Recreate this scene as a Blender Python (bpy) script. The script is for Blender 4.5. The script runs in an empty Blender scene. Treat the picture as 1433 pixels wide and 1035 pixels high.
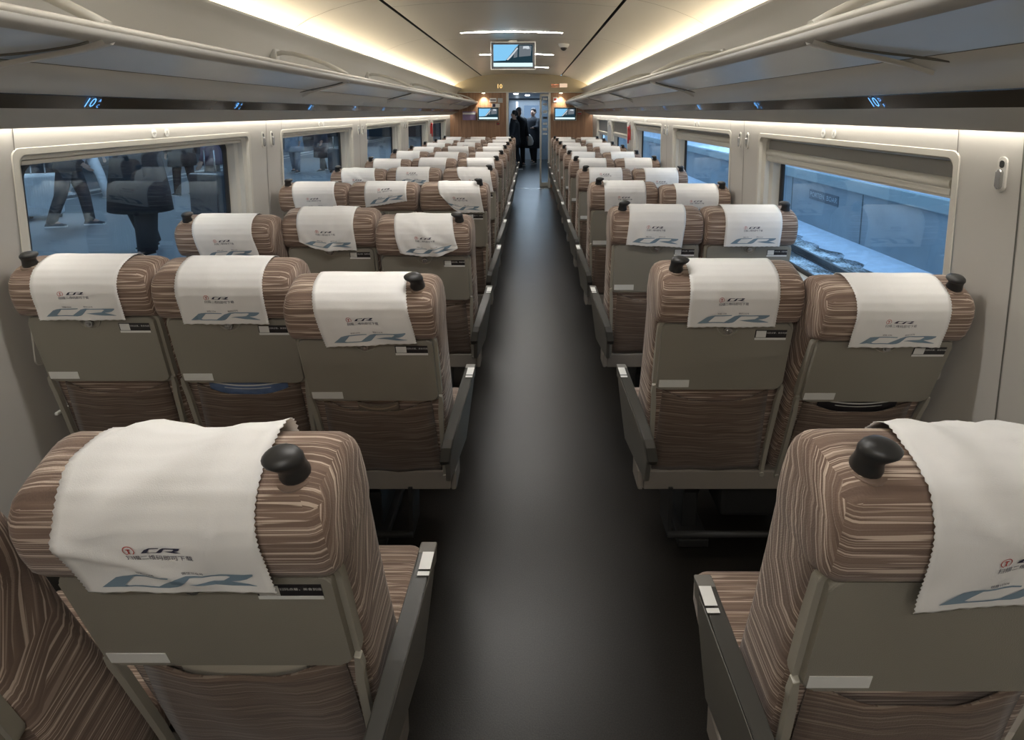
import bpy, bmesh, math, random
from mathutils import Vector, Matrix
sc = bpy.context.scene
COL = sc.collection
PI = math.pi
R = math.radians
random.seed(4)

# ------------------------------------------------------------------ materials
def new_mat(name):
    m = bpy.data.materials.new(name); m.use_nodes = True
    nt = m.node_tree; b = nt.nodes['Principled BSDF']
    return m, nt, b

def plain(name, col, rough=.5, metal=0.0, emis=None, es=0, noise=None, spec=None, bump=None):
    m, nt, b = new_mat(name)
    b.inputs['Base Color'].default_value = (*col, 1)
    b.inputs['Roughness'].default_value = rough
    b.inputs['Metallic'].default_value = metal
    if spec is not None: b.inputs['Specular IOR Level'].default_value = spec
    if emis:
        b.inputs['Emission Color'].default_value = (*emis, 1)
        b.inputs['Emission Strength'].default_value = es
    if noise:
        sc_, amt = noise
        tc = nt.nodes.new('ShaderNodeTexCoord'); n = nt.nodes.new('ShaderNodeTexNoise')
        n.inputs['Scale'].default_value = sc_; n.inputs['Detail'].default_value = 4
        mr = nt.nodes.new('ShaderNodeMapRange')
        mr.inputs['To Min'].default_value = 1 - amt; mr.inputs['To Max'].default_value = 1 + amt
        mx = nt.nodes.new('ShaderNodeMix'); mx.data_type = 'RGBA'; mx.blend_type = 'MULTIPLY'
        mx.inputs[0].default_value = 1
        mx.inputs[6].default_value = (*col, 1)
        nt.links.new(tc.outputs['Object'], n.inputs['Vector'])
        nt.links.new(n.outputs['Fac'], mr.inputs['Value'])
        nt.links.new(mr.outputs['Result'], mx.inputs[7])
        nt.links.new(mx.outputs[2], b.inputs['Base Color'])
    if bump:
        s, st = bump
        tc = nt.nodes.new('ShaderNodeTexCoord'); n = nt.nodes.new('ShaderNodeTexNoise')
        n.inputs['Scale'].default_value = s
        bp = nt.nodes.new('ShaderNodeBump'); bp.inputs['Strength'].default_value = st; bp.inputs['Distance'].default_value = .01
        nt.links.new(tc.outputs['Object'], n.inputs['Vector'])
        nt.links.new(n.outputs['Fac'], bp.inputs['Height'])
        nt.links.new(bp.outputs['Normal'], b.inputs['Normal'])
    return m

def emit(name, col, s):
    m = bpy.data.materials.new(name); m.use_nodes = True
    nt = m.node_tree; nt.nodes.clear()
    e = nt.nodes.new('ShaderNodeEmission'); o = nt.nodes.new('ShaderNodeOutputMaterial')
    e.inputs['Color'].default_value = (*col, 1); e.inputs['Strength'].default_value = s
    nt.links.new(e.outputs[0], o.inputs[0]); return m

def stripe_mat(name, base, base2, light, gain=1.0):
    """woven moquette: brown ground with broken light dashes running across, in metres of UV"""
    m, nt, b = new_mat(name)
    b.inputs['Roughness'].default_value = .85
    b.inputs['Specular IOR Level'].default_value = .25
    b.inputs['Sheen Weight'].default_value = .15
    uv = nt.nodes.new('ShaderNodeUVMap')
    def noise(su, sv, off, detail=1.0):
        mp = nt.nodes.new('ShaderNodeMapping'); mp.inputs['Scale'].default_value = (su, sv, 1)
        mp.inputs['Location'].default_value = (off, off * 1.7, 0)
        n = nt.nodes.new('ShaderNodeTexNoise'); n.inputs['Scale'].default_value = 1; n.inputs['Detail'].default_value = detail
        n.noise_dimensions = '2D'
        nt.links.new(uv.outputs[0], mp.inputs[0]); nt.links.new(mp.outputs[0], n.inputs['Vector']); return n
    def ramp(n, a, c):
        r = nt.nodes.new('ShaderNodeMapRange'); r.interpolation_type = 'SMOOTHSTEP'
        r.inputs['From Min'].default_value = a; r.inputs['From Max'].default_value = c
        nt.links.new(n.outputs['Fac'], r.inputs['Value']); return r
    def mix(f, a, c, fac=None):
        x = nt.nodes.new('ShaderNodeMix'); x.data_type = 'RGBA'
        if fac is None: nt.links.new(f.outputs['Result'], x.inputs[0])
        if isinstance(a, tuple): x.inputs[6].default_value = (*a, 1)
        else: nt.links.new(a.outputs[2], x.inputs[6])
        if isinstance(c, tuple): x.inputs[7].default_value = (*c, 1)
        else: nt.links.new(c.outputs[2], x.inputs[7])
        return x
    c1 = mix(ramp(noise(2.0, 120, 1.3), .40, .62), base, base2)
    c2 = mix(ramp(noise(4.0, 300, 7.1), .57, .66), c1, tuple(.36 * l + .64 * k for l, k in zip(light, base)))
    c3 = mix(ramp(noise(3.2, 215, 3.9), .61, .66), c2, light)
    nt.links.new(c3.outputs[2], b.inputs['Base Color'])
    bp = nt.nodes.new('ShaderNodeBump'); bp.inputs['Strength'].default_value = .25; bp.inputs['Distance'].default_value = .002
    n = noise(300, 300, 0.2)
    nt.links.new(n.outputs['Fac'], bp.inputs['Height']); nt.links.new(bp.outputs['Normal'], b.inputs['Normal'])
    return m

M = {}
M['fabric'] = stripe_mat('striped brown moquette', (.215, .148, .114), (.165, .112, .085), (.56, .45, .36))
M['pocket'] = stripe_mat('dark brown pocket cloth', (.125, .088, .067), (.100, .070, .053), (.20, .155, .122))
M['olive'] = plain('olive grey moulded plastic', (.255, .237, .198), .5, noise=(3, .05), bump=(420, .12))
M['olive_rim'] = plain('olive grey rim plastic', (.32, .30, .25), .45)
M['frame'] = plain('brown grey painted metal', (.215, .19, .165), .45, noise=(6, .06))
M['console'] = plain('grey console plastic', (.15, .142, .125), .45)
M['black'] = plain('black rubber plastic', (.022, .022, .022), .42)
M['darkpad'] = plain('dark armrest pad', (.045, .043, .037), .42)
M['under'] = plain('black underseat metal', (.02, .02, .02), .55)
M['cloth'] = plain('white cotton cloth', (.80, .79, .77), .9, noise=(9, .03), bump=(700, .08))
M['logo_blue'] = plain('blue grey print', (.19, .27, .34), .85)
M['ink'] = plain('dark print', (.03, .03, .06), .85)
M['ink_red'] = plain('red print', (.45, .05, .04), .85)
M['label_white'] = plain('white label', (.72, .72, .69), .45)
M['label_black'] = plain('black label', (.02, .018, .02), .4)
M['label_grey'] = plain('grey label', (.40, .40, .38), .45)
M['wall'] = plain('warm grey wall panel', (.49, .472, .437), .5, noise=(1.2, .03), bump=(500, .04))
M['frame_in'] = plain('window frame plastic', (.55, .53, .47), .42)
M['seam'] = plain('panel seam shadow gap', (.12, .115, .10), .7)
M['seal'] = plain('black rubber window seal', (.02, .022, .025), .5)
M['blind'] = plain('grey roller blind fabric', (.24, .235, .225), .8, bump=(300, .1))
M['valance'] = plain('grey valance', (.36, .348, .32), .5)
M['rackgrey'] = plain('grey rack plastic', (.56, .545, .505), .4)
M['rackglass'] = plain('frosted bluish rack panel', (.64, .68, .71), .22, noise=(1.4, .16))
M['numstrip'] = plain('dark number strip', (.055, .05, .042), .18, noise=(.9, .35))
M['rib'] = plain('dark rack rib', (.15, .145, .135), .4)
M['ceiling'] = plain('warm white ceiling panel', (.60, .57, .50), .38, noise=(1.1, .03))
M['slot'] = plain('dark ceiling slot', (.03, .027, .02), .6)
M['chrome'] = plain('brushed metal', (.5, .5, .5), .25, .9)
M['steel'] = plain('pale door metal', (.48, .46, .40), .35, .3)
M['header'] = plain('beige header panel', (.40, .34, .23), .4)
M['lit_blue'] = emit('blue glowing digits', (.15, .45, 1.0), .30)
M['lit_orange'] = emit('orange glowing digits', (1.0, .62, .22), .28)
M['cove'] = emit('warm cove strip', (1.0, .84, .60), 2.3)
M['wash'] = emit('neutral wall wash strip', (1.0, .94, .84), 4.2)
M['bar'] = emit('ceiling light bar', (1.0, .965, .92), 25.0)
M['spot'] = emit('downlight', (1.0, .90, .68), 3.0)
M['tv_sky'] = emit('screen light blue', (.25, .62, .95), .17)
M['tv_white'] = emit('screen white band', (.70, .93, 1.0), .2)
M['tv_dark'] = emit('screen dark area', (.02, .05, .07), .15)
M['tv_grey'] = emit('screen grey area', (.20, .23, .26), .14)
M['tv_pale'] = emit('screen pale area', (.6, .65, .7), .18)
M['snow'] = plain('snow', (.66, .76, .88), .8, noise=(5, .25))
M['red'] = plain('red plastic', (.45, .03, .03), .4)
M['purple'] = plain('purple poster', (.22, .16, .28), .4, noise=(8, .4))
M['skin'] = plain('skin', (.52, .33, .25), .55)
M['hair'] = plain('black hair', (.012, .010, .010), .6)

def wood_mat():
    m, nt, b = new_mat('brown wood veneer')
    b.inputs['Roughness'].default_value = .38
    tc = nt.nodes.new('ShaderNodeTexCoord'); mp = nt.nodes.new('ShaderNodeMapping')
    mp.inputs['Scale'].default_value = (22, 1, 1.2)
    n = nt.nodes.new('ShaderNodeTexNoise'); n.inputs['Scale'].default_value = 1.5; n.inputs['Detail'].default_value = 5
    r = nt.nodes.new('ShaderNodeValToRGB')
    r.color_ramp.elements[0].position = .3; r.color_ramp.elements[0].color = (.20, .105, .055, 1)
    r.color_ramp.elements[1].position = .7; r.color_ramp.elements[1].color = (.34, .19, .105, 1)
    nt.links.new(tc.outputs['Object'], mp.inputs[0]); nt.links.new(mp.outputs[0], n.inputs['Vector'])
    nt.links.new(n.outputs['Fac'], r.inputs[0]); nt.links.new(r.outputs[0], b.inputs['Base Color'])
    return m
M['wood'] = wood_mat()

def floor_mat():
    m, nt, b = new_mat('dark speckled floor vinyl')
    tc = nt.nodes.new('ShaderNodeTexCoord')
    n = nt.nodes.new('ShaderNodeTexNoise'); n.inputs['Scale'].default_value = 260; n.inputs['Detail'].default_value = 2
    n2 = nt.nodes.new('ShaderNodeTexNoise'); n2.inputs['Scale'].default_value = 2.3; n2.inputs['Detail'].default_value = 5
    r = nt.nodes.new('ShaderNodeValToRGB')
    r.color_ramp.elements[0].position = .35; r.color_ramp.elements[0].color = (.0075, .0066, .0054, 1)
    r.color_ramp.elements[1].position = .75; r.color_ramp.elements[1].color = (.022, .0195, .0165, 1)
    mr = nt.nodes.new('ShaderNodeMapRange'); mr.inputs['To Min'].default_value = .30; mr.inputs['To Max'].default_value = .335; b.inputs['Specular IOR Level'].default_value = .36
    nt.links.new(tc.outputs['Object'], n.inputs['Vector']); nt.links.new(tc.outputs['Object'], n2.inputs['Vector'])
    nt.links.new(n.outputs['Fac'], r.inputs[0]); nt.links.new(r.outputs[0], b.inputs['Base Color'])
    nt.links.new(n2.outputs['Fac'], mr.inputs['Value']); nt.links.new(mr.outputs['Result'], b.inputs['Roughness'])
    bp = nt.nodes.new('ShaderNodeBump'); bp.inputs['Strength'].default_value = .15; bp.inputs['Distance'].default_value = .002
    nt.links.new(n.outputs['Fac'], bp.inputs['Height']); nt.links.new(bp.outputs['Normal'], b.inputs['Normal'])
    return m
M['floor'] = floor_mat()

def glass_mat(name, tint, refl):
    m = bpy.data.materials.new(name); m.use_nodes = True
    nt = m.node_tree; nt.nodes.clear()
    o = nt.nodes.new('ShaderNodeOutputMaterial'); t = nt.nodes.new('ShaderNodeBsdfTransparent')
    g = nt.nodes.new('ShaderNodeBsdfGlossy'); mx = nt.nodes.new('ShaderNodeMixShader')
    fr = nt.nodes.new('ShaderNodeFresnel'); fr.inputs['IOR'].default_value = 1.5
    mu = nt.nodes.new('ShaderNodeMath'); mu.operation = 'MULTIPLY'; mu.inputs[1].default_value = refl
    t.inputs['Color'].default_value = (*tint, 1); g.inputs['Color'].default_value = (1, 1, 1, 1); g.inputs['Roughness'].default_value = .02
    nt.links.new(fr.outputs[0], mu.inputs[0]); nt.links.new(mu.outputs[0], mx.inputs[0])
    nt.links.new(t.outputs[0], mx.inputs[1]); nt.links.new(g.outputs[0], mx.inputs[2]); nt.links.new(mx.outputs[0], o.inputs[0])
    return m
M['glass'] = glass_mat('tinted window glass', (.82, .91, .97), .15)
M['doorglass'] = glass_mat('door glass', (.8, .85, .88), 1.0)

# ------------------------------------------------------------------ helpers
def link(o, parent=None):
    COL.objects.link(o)
    if parent is not None: o.parent = parent
    return o
def obj(name, bm, mats, parent=None, smooth=False, loc=None, rot=None):
    me = bpy.data.meshes.new(name)
    bmesh.ops.recalc_face_normals(bm, faces=bm.faces)
    bm.to_mesh(me); bm.free()
    if not isinstance(mats, (list, tuple)): mats = [mats]
    for m in mats: me.materials.append(m)
    if smooth:
        for p in me.polygons: p.use_smooth = True
    o = bpy.data.objects.new(name, me)
    if loc: o.location = loc
    if rot: o.rotation_euler = rot
    return link(o, parent)
def empty(name, loc=(0, 0, 0), rz=0, parent=None):
    o = bpy.data.objects.new(name, None); o.empty_display_size = .1
    o.location = loc; o.rotation_euler = (0, 0, rz)
    return link(o, parent)
def tag(o, label=None, cat=None, group=None, kind=None):
    if label: o['label'] = label
    if cat: o['category'] = cat
    if group: o['group'] = group
    if kind: o['kind'] = kind
    return o
def struct(o, label=None, cat=None):
    o['kind'] = 'structure'
    if label: o['label'] = label
    if cat: o['category'] = cat
    return o
def copy_tree(o, parent=None, name=None):
    c = o.copy(); COL.objects.link(c); c.parent = parent
    for ch in list(o.children): copy_tree(ch, c)
    return c

def bx(bm, x0, x1, y0, y1, z0, z1, bev=0, seg=2, mi=0):
    r = bmesh.ops.create_cube(bm, size=1)
    vs = r['verts']
    for v in vs:
        v.co = Vector((x0 + (v.co.x + .5) * (x1 - x0), y0 + (v.co.y + .5) * (y1 - y0), z0 + (v.co.z + .5) * (z1 - z0)))
    fs = set(f for v in vs for f in v.link_faces)
    for f in fs: f.material_index = mi
    if bev:
        es = list(set(e for v in vs for e in v.link_edges))
        bmesh.ops.bevel(bm, geom=es, offset=bev, segments=seg, affect='EDGES', profile=.5)
def box(x0, x1, y0, y1, z0, z1, bev=0, seg=2):
    bm = bmesh.new(); bx(bm, x0, x1, y0, y1, z0, z1, bev, seg); return bm
def rrect(w, h, r, n=5, cx=0, cy=0):
    pts = []
    for k, (sx, sy) in enumerate(((1, 1), (-1, 1), (-1, -1), (1, -1))):
        for i in range(n + 1):
            a = k * PI / 2 + i / n * PI / 2
            pts.append((cx + sx * (w - r) + r * math.cos(a), cy + sy * (h - r) + r * math.sin(a)))
    return pts
def slab(bm, pts, t0, t1, f=lambda a, b, t: (a, t, b), bev=0, mi=0):
    """polygon pts in a plane extruded from t0 to t1"""
    va = [bm.verts.new(f(a, b, t0)) for a, b in pts]; vb = [bm.verts.new(f(a, b, t1)) for a, b in pts]
    fs = [bm.faces.new(va), bm.faces.new(vb[::-1])]
    n = len(pts)
    for i in range(n): fs.append(bm.faces.new((va[i], vb[i], vb[(i + 1) % n], va[(i + 1) % n])))
    for q in fs: q.material_index = mi
    if bev:
        es = [e for q in fs[:2] for e in q.edges]
        bmesh.ops.bevel(bm, geom=es, offset=bev, segments=2, affect='EDGES', profile=.5)
def loft(bm, rings, close=True, cap0=True, cap1=True, uv=None, mi=0):
    rows = [[bm.verts.new(p) for p in r] for r in rings]
    n = len(rings[0]); L = bm.loops.layers.uv.verify() if uv else None
    us = [0]
    if uv:
        ref = rings[len(rings) // 2]
        for i in range(n): us.append(us[-1] + (Vector(ref[(i + 1) % n]) - Vector(ref[i])).length)
        vs = [0]
        for k in range(1, len(rings)):
            d = max((Vector(rings[k][i]) - Vector(rings[k - 1][i])).length for i in range(n)); vs.append(vs[-1] + d)
    m = n if close else n - 1
    for k in range(len(rows) - 1):
        for i in range(m):
            j = (i + 1) % n
            f = bm.faces.new((rows[k][i], rows[k][j], rows[k + 1][j], rows[k + 1][i])); f.material_index = mi; f.smooth = True
            if uv:
                for l, (u, v) in zip(f.loops, ((us[i], vs[k]), (us[i + 1], vs[k]), (us[i + 1], vs[k + 1]), (us[i], vs[k + 1]))):
                    l[L].uv = (u, v)
    for c, row in ((cap0, rows[0][::-1]), (cap1, rows[-1])):
        if c and close:
            f = bm.faces.new(row); f.material_index = mi
            if uv:
                for l in f.loops: l[L].uv = (l.vert.co.x, l.vert.co.y + vs[-1])
    return rows
def tube(bm, pts, r, n=10, mi=0, cap=True):
    pts = [Vector(p) for p in pts]
    if not isinstance(r, (list, tuple)): r = [r] * len(pts)
    rings = []; up = None
    for i, p in enumerate(pts):
        d = (pts[min(i + 1, len(pts) - 1)] - pts[max(i - 1, 0)]).normalized()
        if up is None:
            up = Vector((0, 0, 1)) if abs(d.z) < .9 else Vector((1, 0, 0))
        a = d.cross(up).normalized(); b = a.cross(d).normalized(); up = b
        rings.append([p + (a * math.cos(2 * PI * k / n) + b * math.sin(2 * PI * k / n)) * r[i] for k in range(n)])
    loft(bm, rings, cap0=cap, cap1=cap, mi=mi)
def cyl(bm, c, axis, r, h, n=20, mi=0):
    c = Vector(c); a = Vector(axis).normalized()
    tube(bm, [c - a * h / 2, c + a * h / 2], r, n, mi)
def extr(bm, prof, y0, y1, ny=1, mi=0):
    """open profile of (x,z) swept along Y"""
    rows = []
    for k in range(ny + 1):
        y = y0 + (y1 - y0) * k / ny
        rows.append([bm.verts.new((x, y, z)) for x, z in prof])
    for k in range(ny):
        for i in range(len(prof) - 1):
            f = bm.faces.new((rows[k][i], rows[k][i + 1], rows[k + 1][i + 1], rows[k + 1][i])); f.material_index = mi
    return rows
_txt = {}
def text2d(s, size):
    key = (s, size)
    if key in _txt: return _txt[key]
    cu = bpy.data.curves.new('t', 'FONT'); cu.body = s; cu.size = size; cu.resolution_u = 2
    cu.align_x = 'CENTER'; cu.align_y = 'CENTER'
    o = bpy.data.objects.new('t', cu); COL.objects.link(o)
    dg = bpy.context.evaluated_depsgraph_get(); e = o.evaluated_get(dg); me = e.to_mesh()
    vs = [(v.co.x, v.co.y) for v in me.vertices]; fs = [tuple(p.vertices) for p in me.polygons]
    e.to_mesh_clear(); bpy.data.objects.remove(o); bpy.data.curves.remove(cu)
    _txt[key] = (vs, fs); return vs, fs
def put_text(bm, s, size, f, cx=0, cy=0, mi=0, sx=1.0):
    vs, fs = text2d(s, size)
    v = [bm.verts.new(f(cx + x * sx, cy + y)) for x, y in vs]
    for q in fs:
        try: bm.faces.new([v[i] for i in q]).material_index = mi
        except ValueError: pass
def put_poly(bm, pts, f, mi=0):
    q = bm.faces.new([bm.verts.new(f(x, y)) for x, y in pts]); q.material_index = mi; return q

# ------------------------------------------------------------------ camera
F = 760.0; W_, H_ = 1433.0, 1035.0; PITCH = R(7.6)
cam = bpy.data.cameras.new('camera'); cam.sensor_width = 36; cam.lens = F / W_ * 36
cam.shift_x = (W_ / 2 - 742) / W_
cam.shift_y = -(H_ / 2 - (157 + F * math.tan(PITCH))) / W_
cam.clip_start = .02; cam.clip_end = 300
camo = bpy.data.objects.new('camera', cam); COL.objects.link(camo)
camo.location = (0, 0, 1.68); camo.rotation_euler = (PI / 2 - PITCH, 0, 0)
sc.camera = camo
def px(x, y, Y):
    """world point at depth Y seen at photo pixel x,y (used to work out real places)"""
    cx = (x - 742) / F; cy = -(y - (157 + F * math.tan(PITCH))) / F
    d = Vector((cx, math.cos(PITCH) + cy * math.sin(PITCH), -math.sin(PITCH) + cy * math.cos(PITCH)))
    return Vector((0, 0, 1.68)) + d * (Y / d.y)

C0 = -0.195; YB = -6.5; YE = 12.1
def wx(side, w): return C0 + side * w
def wall_w(z): return 1.585 - max(0, z - 1.05) ** 1.6 * .030

sc.view_settings.view_transform = 'Standard'; sc.view_settings.look = 'None'
sc.view_settings.gamma = 1; sc.view_settings.use_curve_mapping = False
sc.view_settings.exposure = 2.5
world = bpy.data.worlds.new('dusk'); sc.world = world; world.use_nodes = True
wb = world.node_tree.nodes['Background']; wb.inputs[0].default_value = (.36, .52, .72, 1); wb.inputs[1].default_value = .40
# ------------------------------------------------------------------ shell
fl = struct(obj('floor', box(C0 - 1.75, C0 + 1.75, YB, 19.6, -.06, 0), M['floor']))
bm = box(C0 - .44, C0 + .50, 11.93, 12.0, 0, .004)
obj('threshold_strip', bm, M['chrome'], fl)

WINS = {-1: [(1.86 + 2.015 * k, 3.43 + 2.015 * k) for k in range(5)], 1: [(1.75 + 2.0 * k, 3.28 + 2.0 * k) for k in range(5)]}
ZO, ZT = .78, 1.545
zs = [0, .3, .55, ZO, 1.0, 1.2, 1.35, 1.45, ZT, 1.68]
wn = 0
for side, nm in ((-1, 'left'), (1, 'right')):
    ys = [YB] + [y for w in WINS[side] for y in w] + [YE]
    bm = bmesh.new()
    grid = [[bm.verts.new((wx(side, wall_w(z)), y, z)) for z in zs] for y in ys]
    for i in range(len(ys) - 1):
        for j in range(len(zs) - 1):
            if i % 2 == 1 and i < len(ys) - 1 and zs[j] >= ZO - .001 and zs[j + 1] <= ZT + .001: continue
            bm.faces.new((grid[i][j], grid[i + 1][j], grid[i + 1][j + 1], grid[i][j + 1]))
    wl = struct(obj('wall_' + nm, bm, M['wall']))
    # seams in the pillars
    for k in range(len(ys) // 2):
        yc = (ys[2 * k] + ys[2 * k + 1]) / 2 if k else ys[1] - .235
        if k == 5: continue
        bm = bmesh.new()
        pr = [(wx(side, wall_w(z) - .0015), z) for z in zs]
        extr(bm, pr, yc - .0025, yc + .0025)
        obj('panel_seam', bm, M['seam'], wl)
        bm = bmesh.new(); extr(bm, [(wx(side, wall_w(z) - .0015), z) for z in (ZT, 1.62, 1.68)], ys[2 * k + 1] + .0, ys[2 * k + 1] + .003)
        obj('panel_seam', bm, M['seam'], wl)
    # long metal trim
    bm = bmesh.new()
    X = wx(side, 1.585)
    bx(bm, min(X, X - side * .012), max(X, X - side * .012), YB, YE, .10, .20, .003)
    b = struct(obj('baseboard_' + nm, bm, M['frame']))
    for k, (a, c) in enumerate(WINS[side]):
        wn += 1
        root = struct(empty('window_%d' % wn, (wx(side, 1.585), (a + c) / 2, ZO)))
        ox, oy, oz = root.location
        ym, zm, hy, hz = 0, (ZT - ZO) / 2, (c - a) / 2, (ZT - ZO) / 2
        def ring(h1, h2, r, w):
            return [(wx(side, w if not callable(w) else w(q + ZO)) - ox, p, q) for p, q in rrect(h1, h2, r, 6, ym, zm)]
        bm = bmesh.new()
        rr = [ring(hy + .012, hz + .012, .03, lambda z: wall_w(z)), ring(hy + .010, hz + .010, .03, lambda z: wall_w(z) - .0035),
              ring(hy - .012, hz - .012, .03, lambda z: wall_w(z) - .0035), ring(hy - .018, hz - .016, .03, lambda z: wall_w(z) + .012),
              ring(hy - .045, hz - .02, .035, 1.60), ring(hy - .052, hz - .024, .04, 1.625),
              ring(hy - .075, hz - .028, .05, 1.635), ring(hy - .10, hz - .034, .06, 1.68)]
        loft(bm, rr, cap0=False, cap1=False)
        wf = obj('window_frame', bm, M['frame_in'], root)
        for p_ in wf.data.polygons: p_.use_smooth = False
        bm = bmesh.new()
        loft(bm, [ring(hy - .098, hz - .032, .06, 1.676), ring(hy - .10, hz - .034, .06, 1.668), ring(hy - .125, hz - .055, .06, 1.670), ring(hy - .125, hz - .055, .06, 1.684)], cap0=False, cap1=False)
        obj('window_seal', bm, M['seal'], root)
        bm = bmesh.new()
        P = ring(hy - .11, hz - .04, .06, 1.678); P2 = ring(hy - .11, hz - .04, .06, 1.684)
        loft(bm, [P, P2])
        obj('window_pane', bm, M['glass'], root)
        # sill
        bm = bmesh.new()
        x0, x1 = sorted((wx(side, 1.59) - ox, wx(side, 1.672) - ox))
        bx(bm, x0, x1, -hy + .05, hy - .05, .018, .03, .003)
        obj('window_sill', bm, M['frame_in'], root)
        # blind: how far down its bottom bar hangs
        drop = {-1: [.0, .0, .0, .02, .02], 1: [.055, .02, .0, .16, .20]}[side][k]
        zt = ZT - ZO - .022
        x0, x1 = sorted((wx(side, 1.598) - ox, wx(side, 1.650) - ox))
        bm = bmesh.new()
        if side == 1: bx(bm, x0 + .012, x1, -hy + .05, hy - .05, zt - .002, zt + .012, .003)
        else: bx(bm, x0, x1, -hy + .05, hy - .05, zt - .012, zt + .01, .004)
        obj('blind_cassette', bm, M['frame_in'] if side < 0 else M['rackgrey'], root)
        if drop > 0:
            bm = bmesh.new(); xm = wx(side, 1.617) - ox
            bx(bm, xm - .002, xm + .002, -hy + .052, hy - .052, zt - .02 - drop, zt - .005)
            obj('blind_fabric', bm, M['blind'], root)
        zb = zt - .012 - drop
        if side == 1:
            bm = bmesh.new(); xm = wx(side, 1.616) - ox
            tube(bm, [(xm, -hy + .052, zb - .014), (xm, hy - .052, zb - .014)], .021, 14)
            bx(bm, xm - .013, xm + .013, -hy + .052, hy - .052, zb - .056, zb - .03, .004)
            bx(bm, xm - .008, xm + .008, -hy + .055, hy - .055, zb - .064, zb - .055, .002)
        else:
            bm = bmesh.new(); xm = wx(side, 1.616) - ox
            bx(bm, xm - .012, xm + .012, -hy + .052, hy - .052, zb - .018, zb - .002, .004)
        obj('blind_bar', bm, M['frame_in'], root)
        # two little round pictograms above the window
        for q, dy in enumerate((-.045, .045)):
            yy = -.02 - side * 0 + dy + (-.02 if side < 0 else .02)
            zz = 1.583 - ZO; bm = bmesh.new(); xw = wx(side, wall_w(1.583) - .002) - ox
            ring0 = [(yy + .017 * math.cos(t * PI / 12), zz + .020 * math.sin(t * PI / 12)) for t in range(24)]
            slab(bm, ring0, xw, xw - side * .002, lambda a_, b_, t_: (t_, a_, b_), mi=0)
            gx = xw - side * .003
            if (q == 0) == (side < 0):
                put_poly(bm, [(yy - .011, zz), (yy, zz + .01), (yy, zz + .004), (yy + .011, zz + .004), (yy + .011, zz - .004), (yy, zz - .004), (yy, zz - .01)], lambda a_, b_: (gx, a_, b_), 1)
            else:
                for s1 in (1, -1):
                    put_poly(bm, [(yy - .009, zz - s1 * .010), (yy - .006, zz - s1 * .012), (yy + .009, zz + s1 * .010), (yy + .006, zz + s1 * .012)], lambda a_, b_: (gx, a_, b_), 1)
            obj('pictogram', bm, [M['label_white'], M['label_grey']], root)

# ceiling : side panels curve up from the cove to the dark slots
CP = [(1.53, 2.13), (1.50, 2.20), (1.44, 2.27), (1.34, 2.33), (1.20, 2.385), (1.05, 2.43), (.88, 2.468)]
CC = [(.855, 2.472), (.6, 2.495), (.3, 2.508), (0, 2.512)]
bm = bmesh.new()
for side in (-1, 1):
    extr(bm, [(wx(side, w), z) for w, z in CP], YB, YE, 12)
    extr(bm, [(wx(side, w), z) for w, z in ((.88, 2.468), (.88, 2.51), (.855, 2.51), (.855, 2.472))], YB, YE, 1, 1)
extr(bm, [(wx(-1, w), z) for w, z in CC] + [(wx(1, w), z) for w, z in CC[::-1][1:]], YB, YE, 12)
ce = struct(obj('ceiling', bm, [M['ceiling'], M['slot']], smooth=False))
for p in ce.data.polygons: p.use_smooth = p.material_index == 0
SEAM = plain('ceiling joint', (.30, .28, .24), .6)
for yj in (1.9, 3.9, 5.9, 7.9, 9.9):
    bm = bmesh.new()
    for side in (-1, 1):
        extr(bm, [(wx(side, w), z - .0025) for w, z in CP[1:]], yj, yj + .008)
    extr(bm, [(wx(-1, w), z - .0025) for w, z in CC] + [(wx(1, w), z - .0025) for w, z in CC[::-1][1:]], yj + .35, yj + .358)
    obj('ceiling_joint', bm, SEAM, ce)

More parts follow.
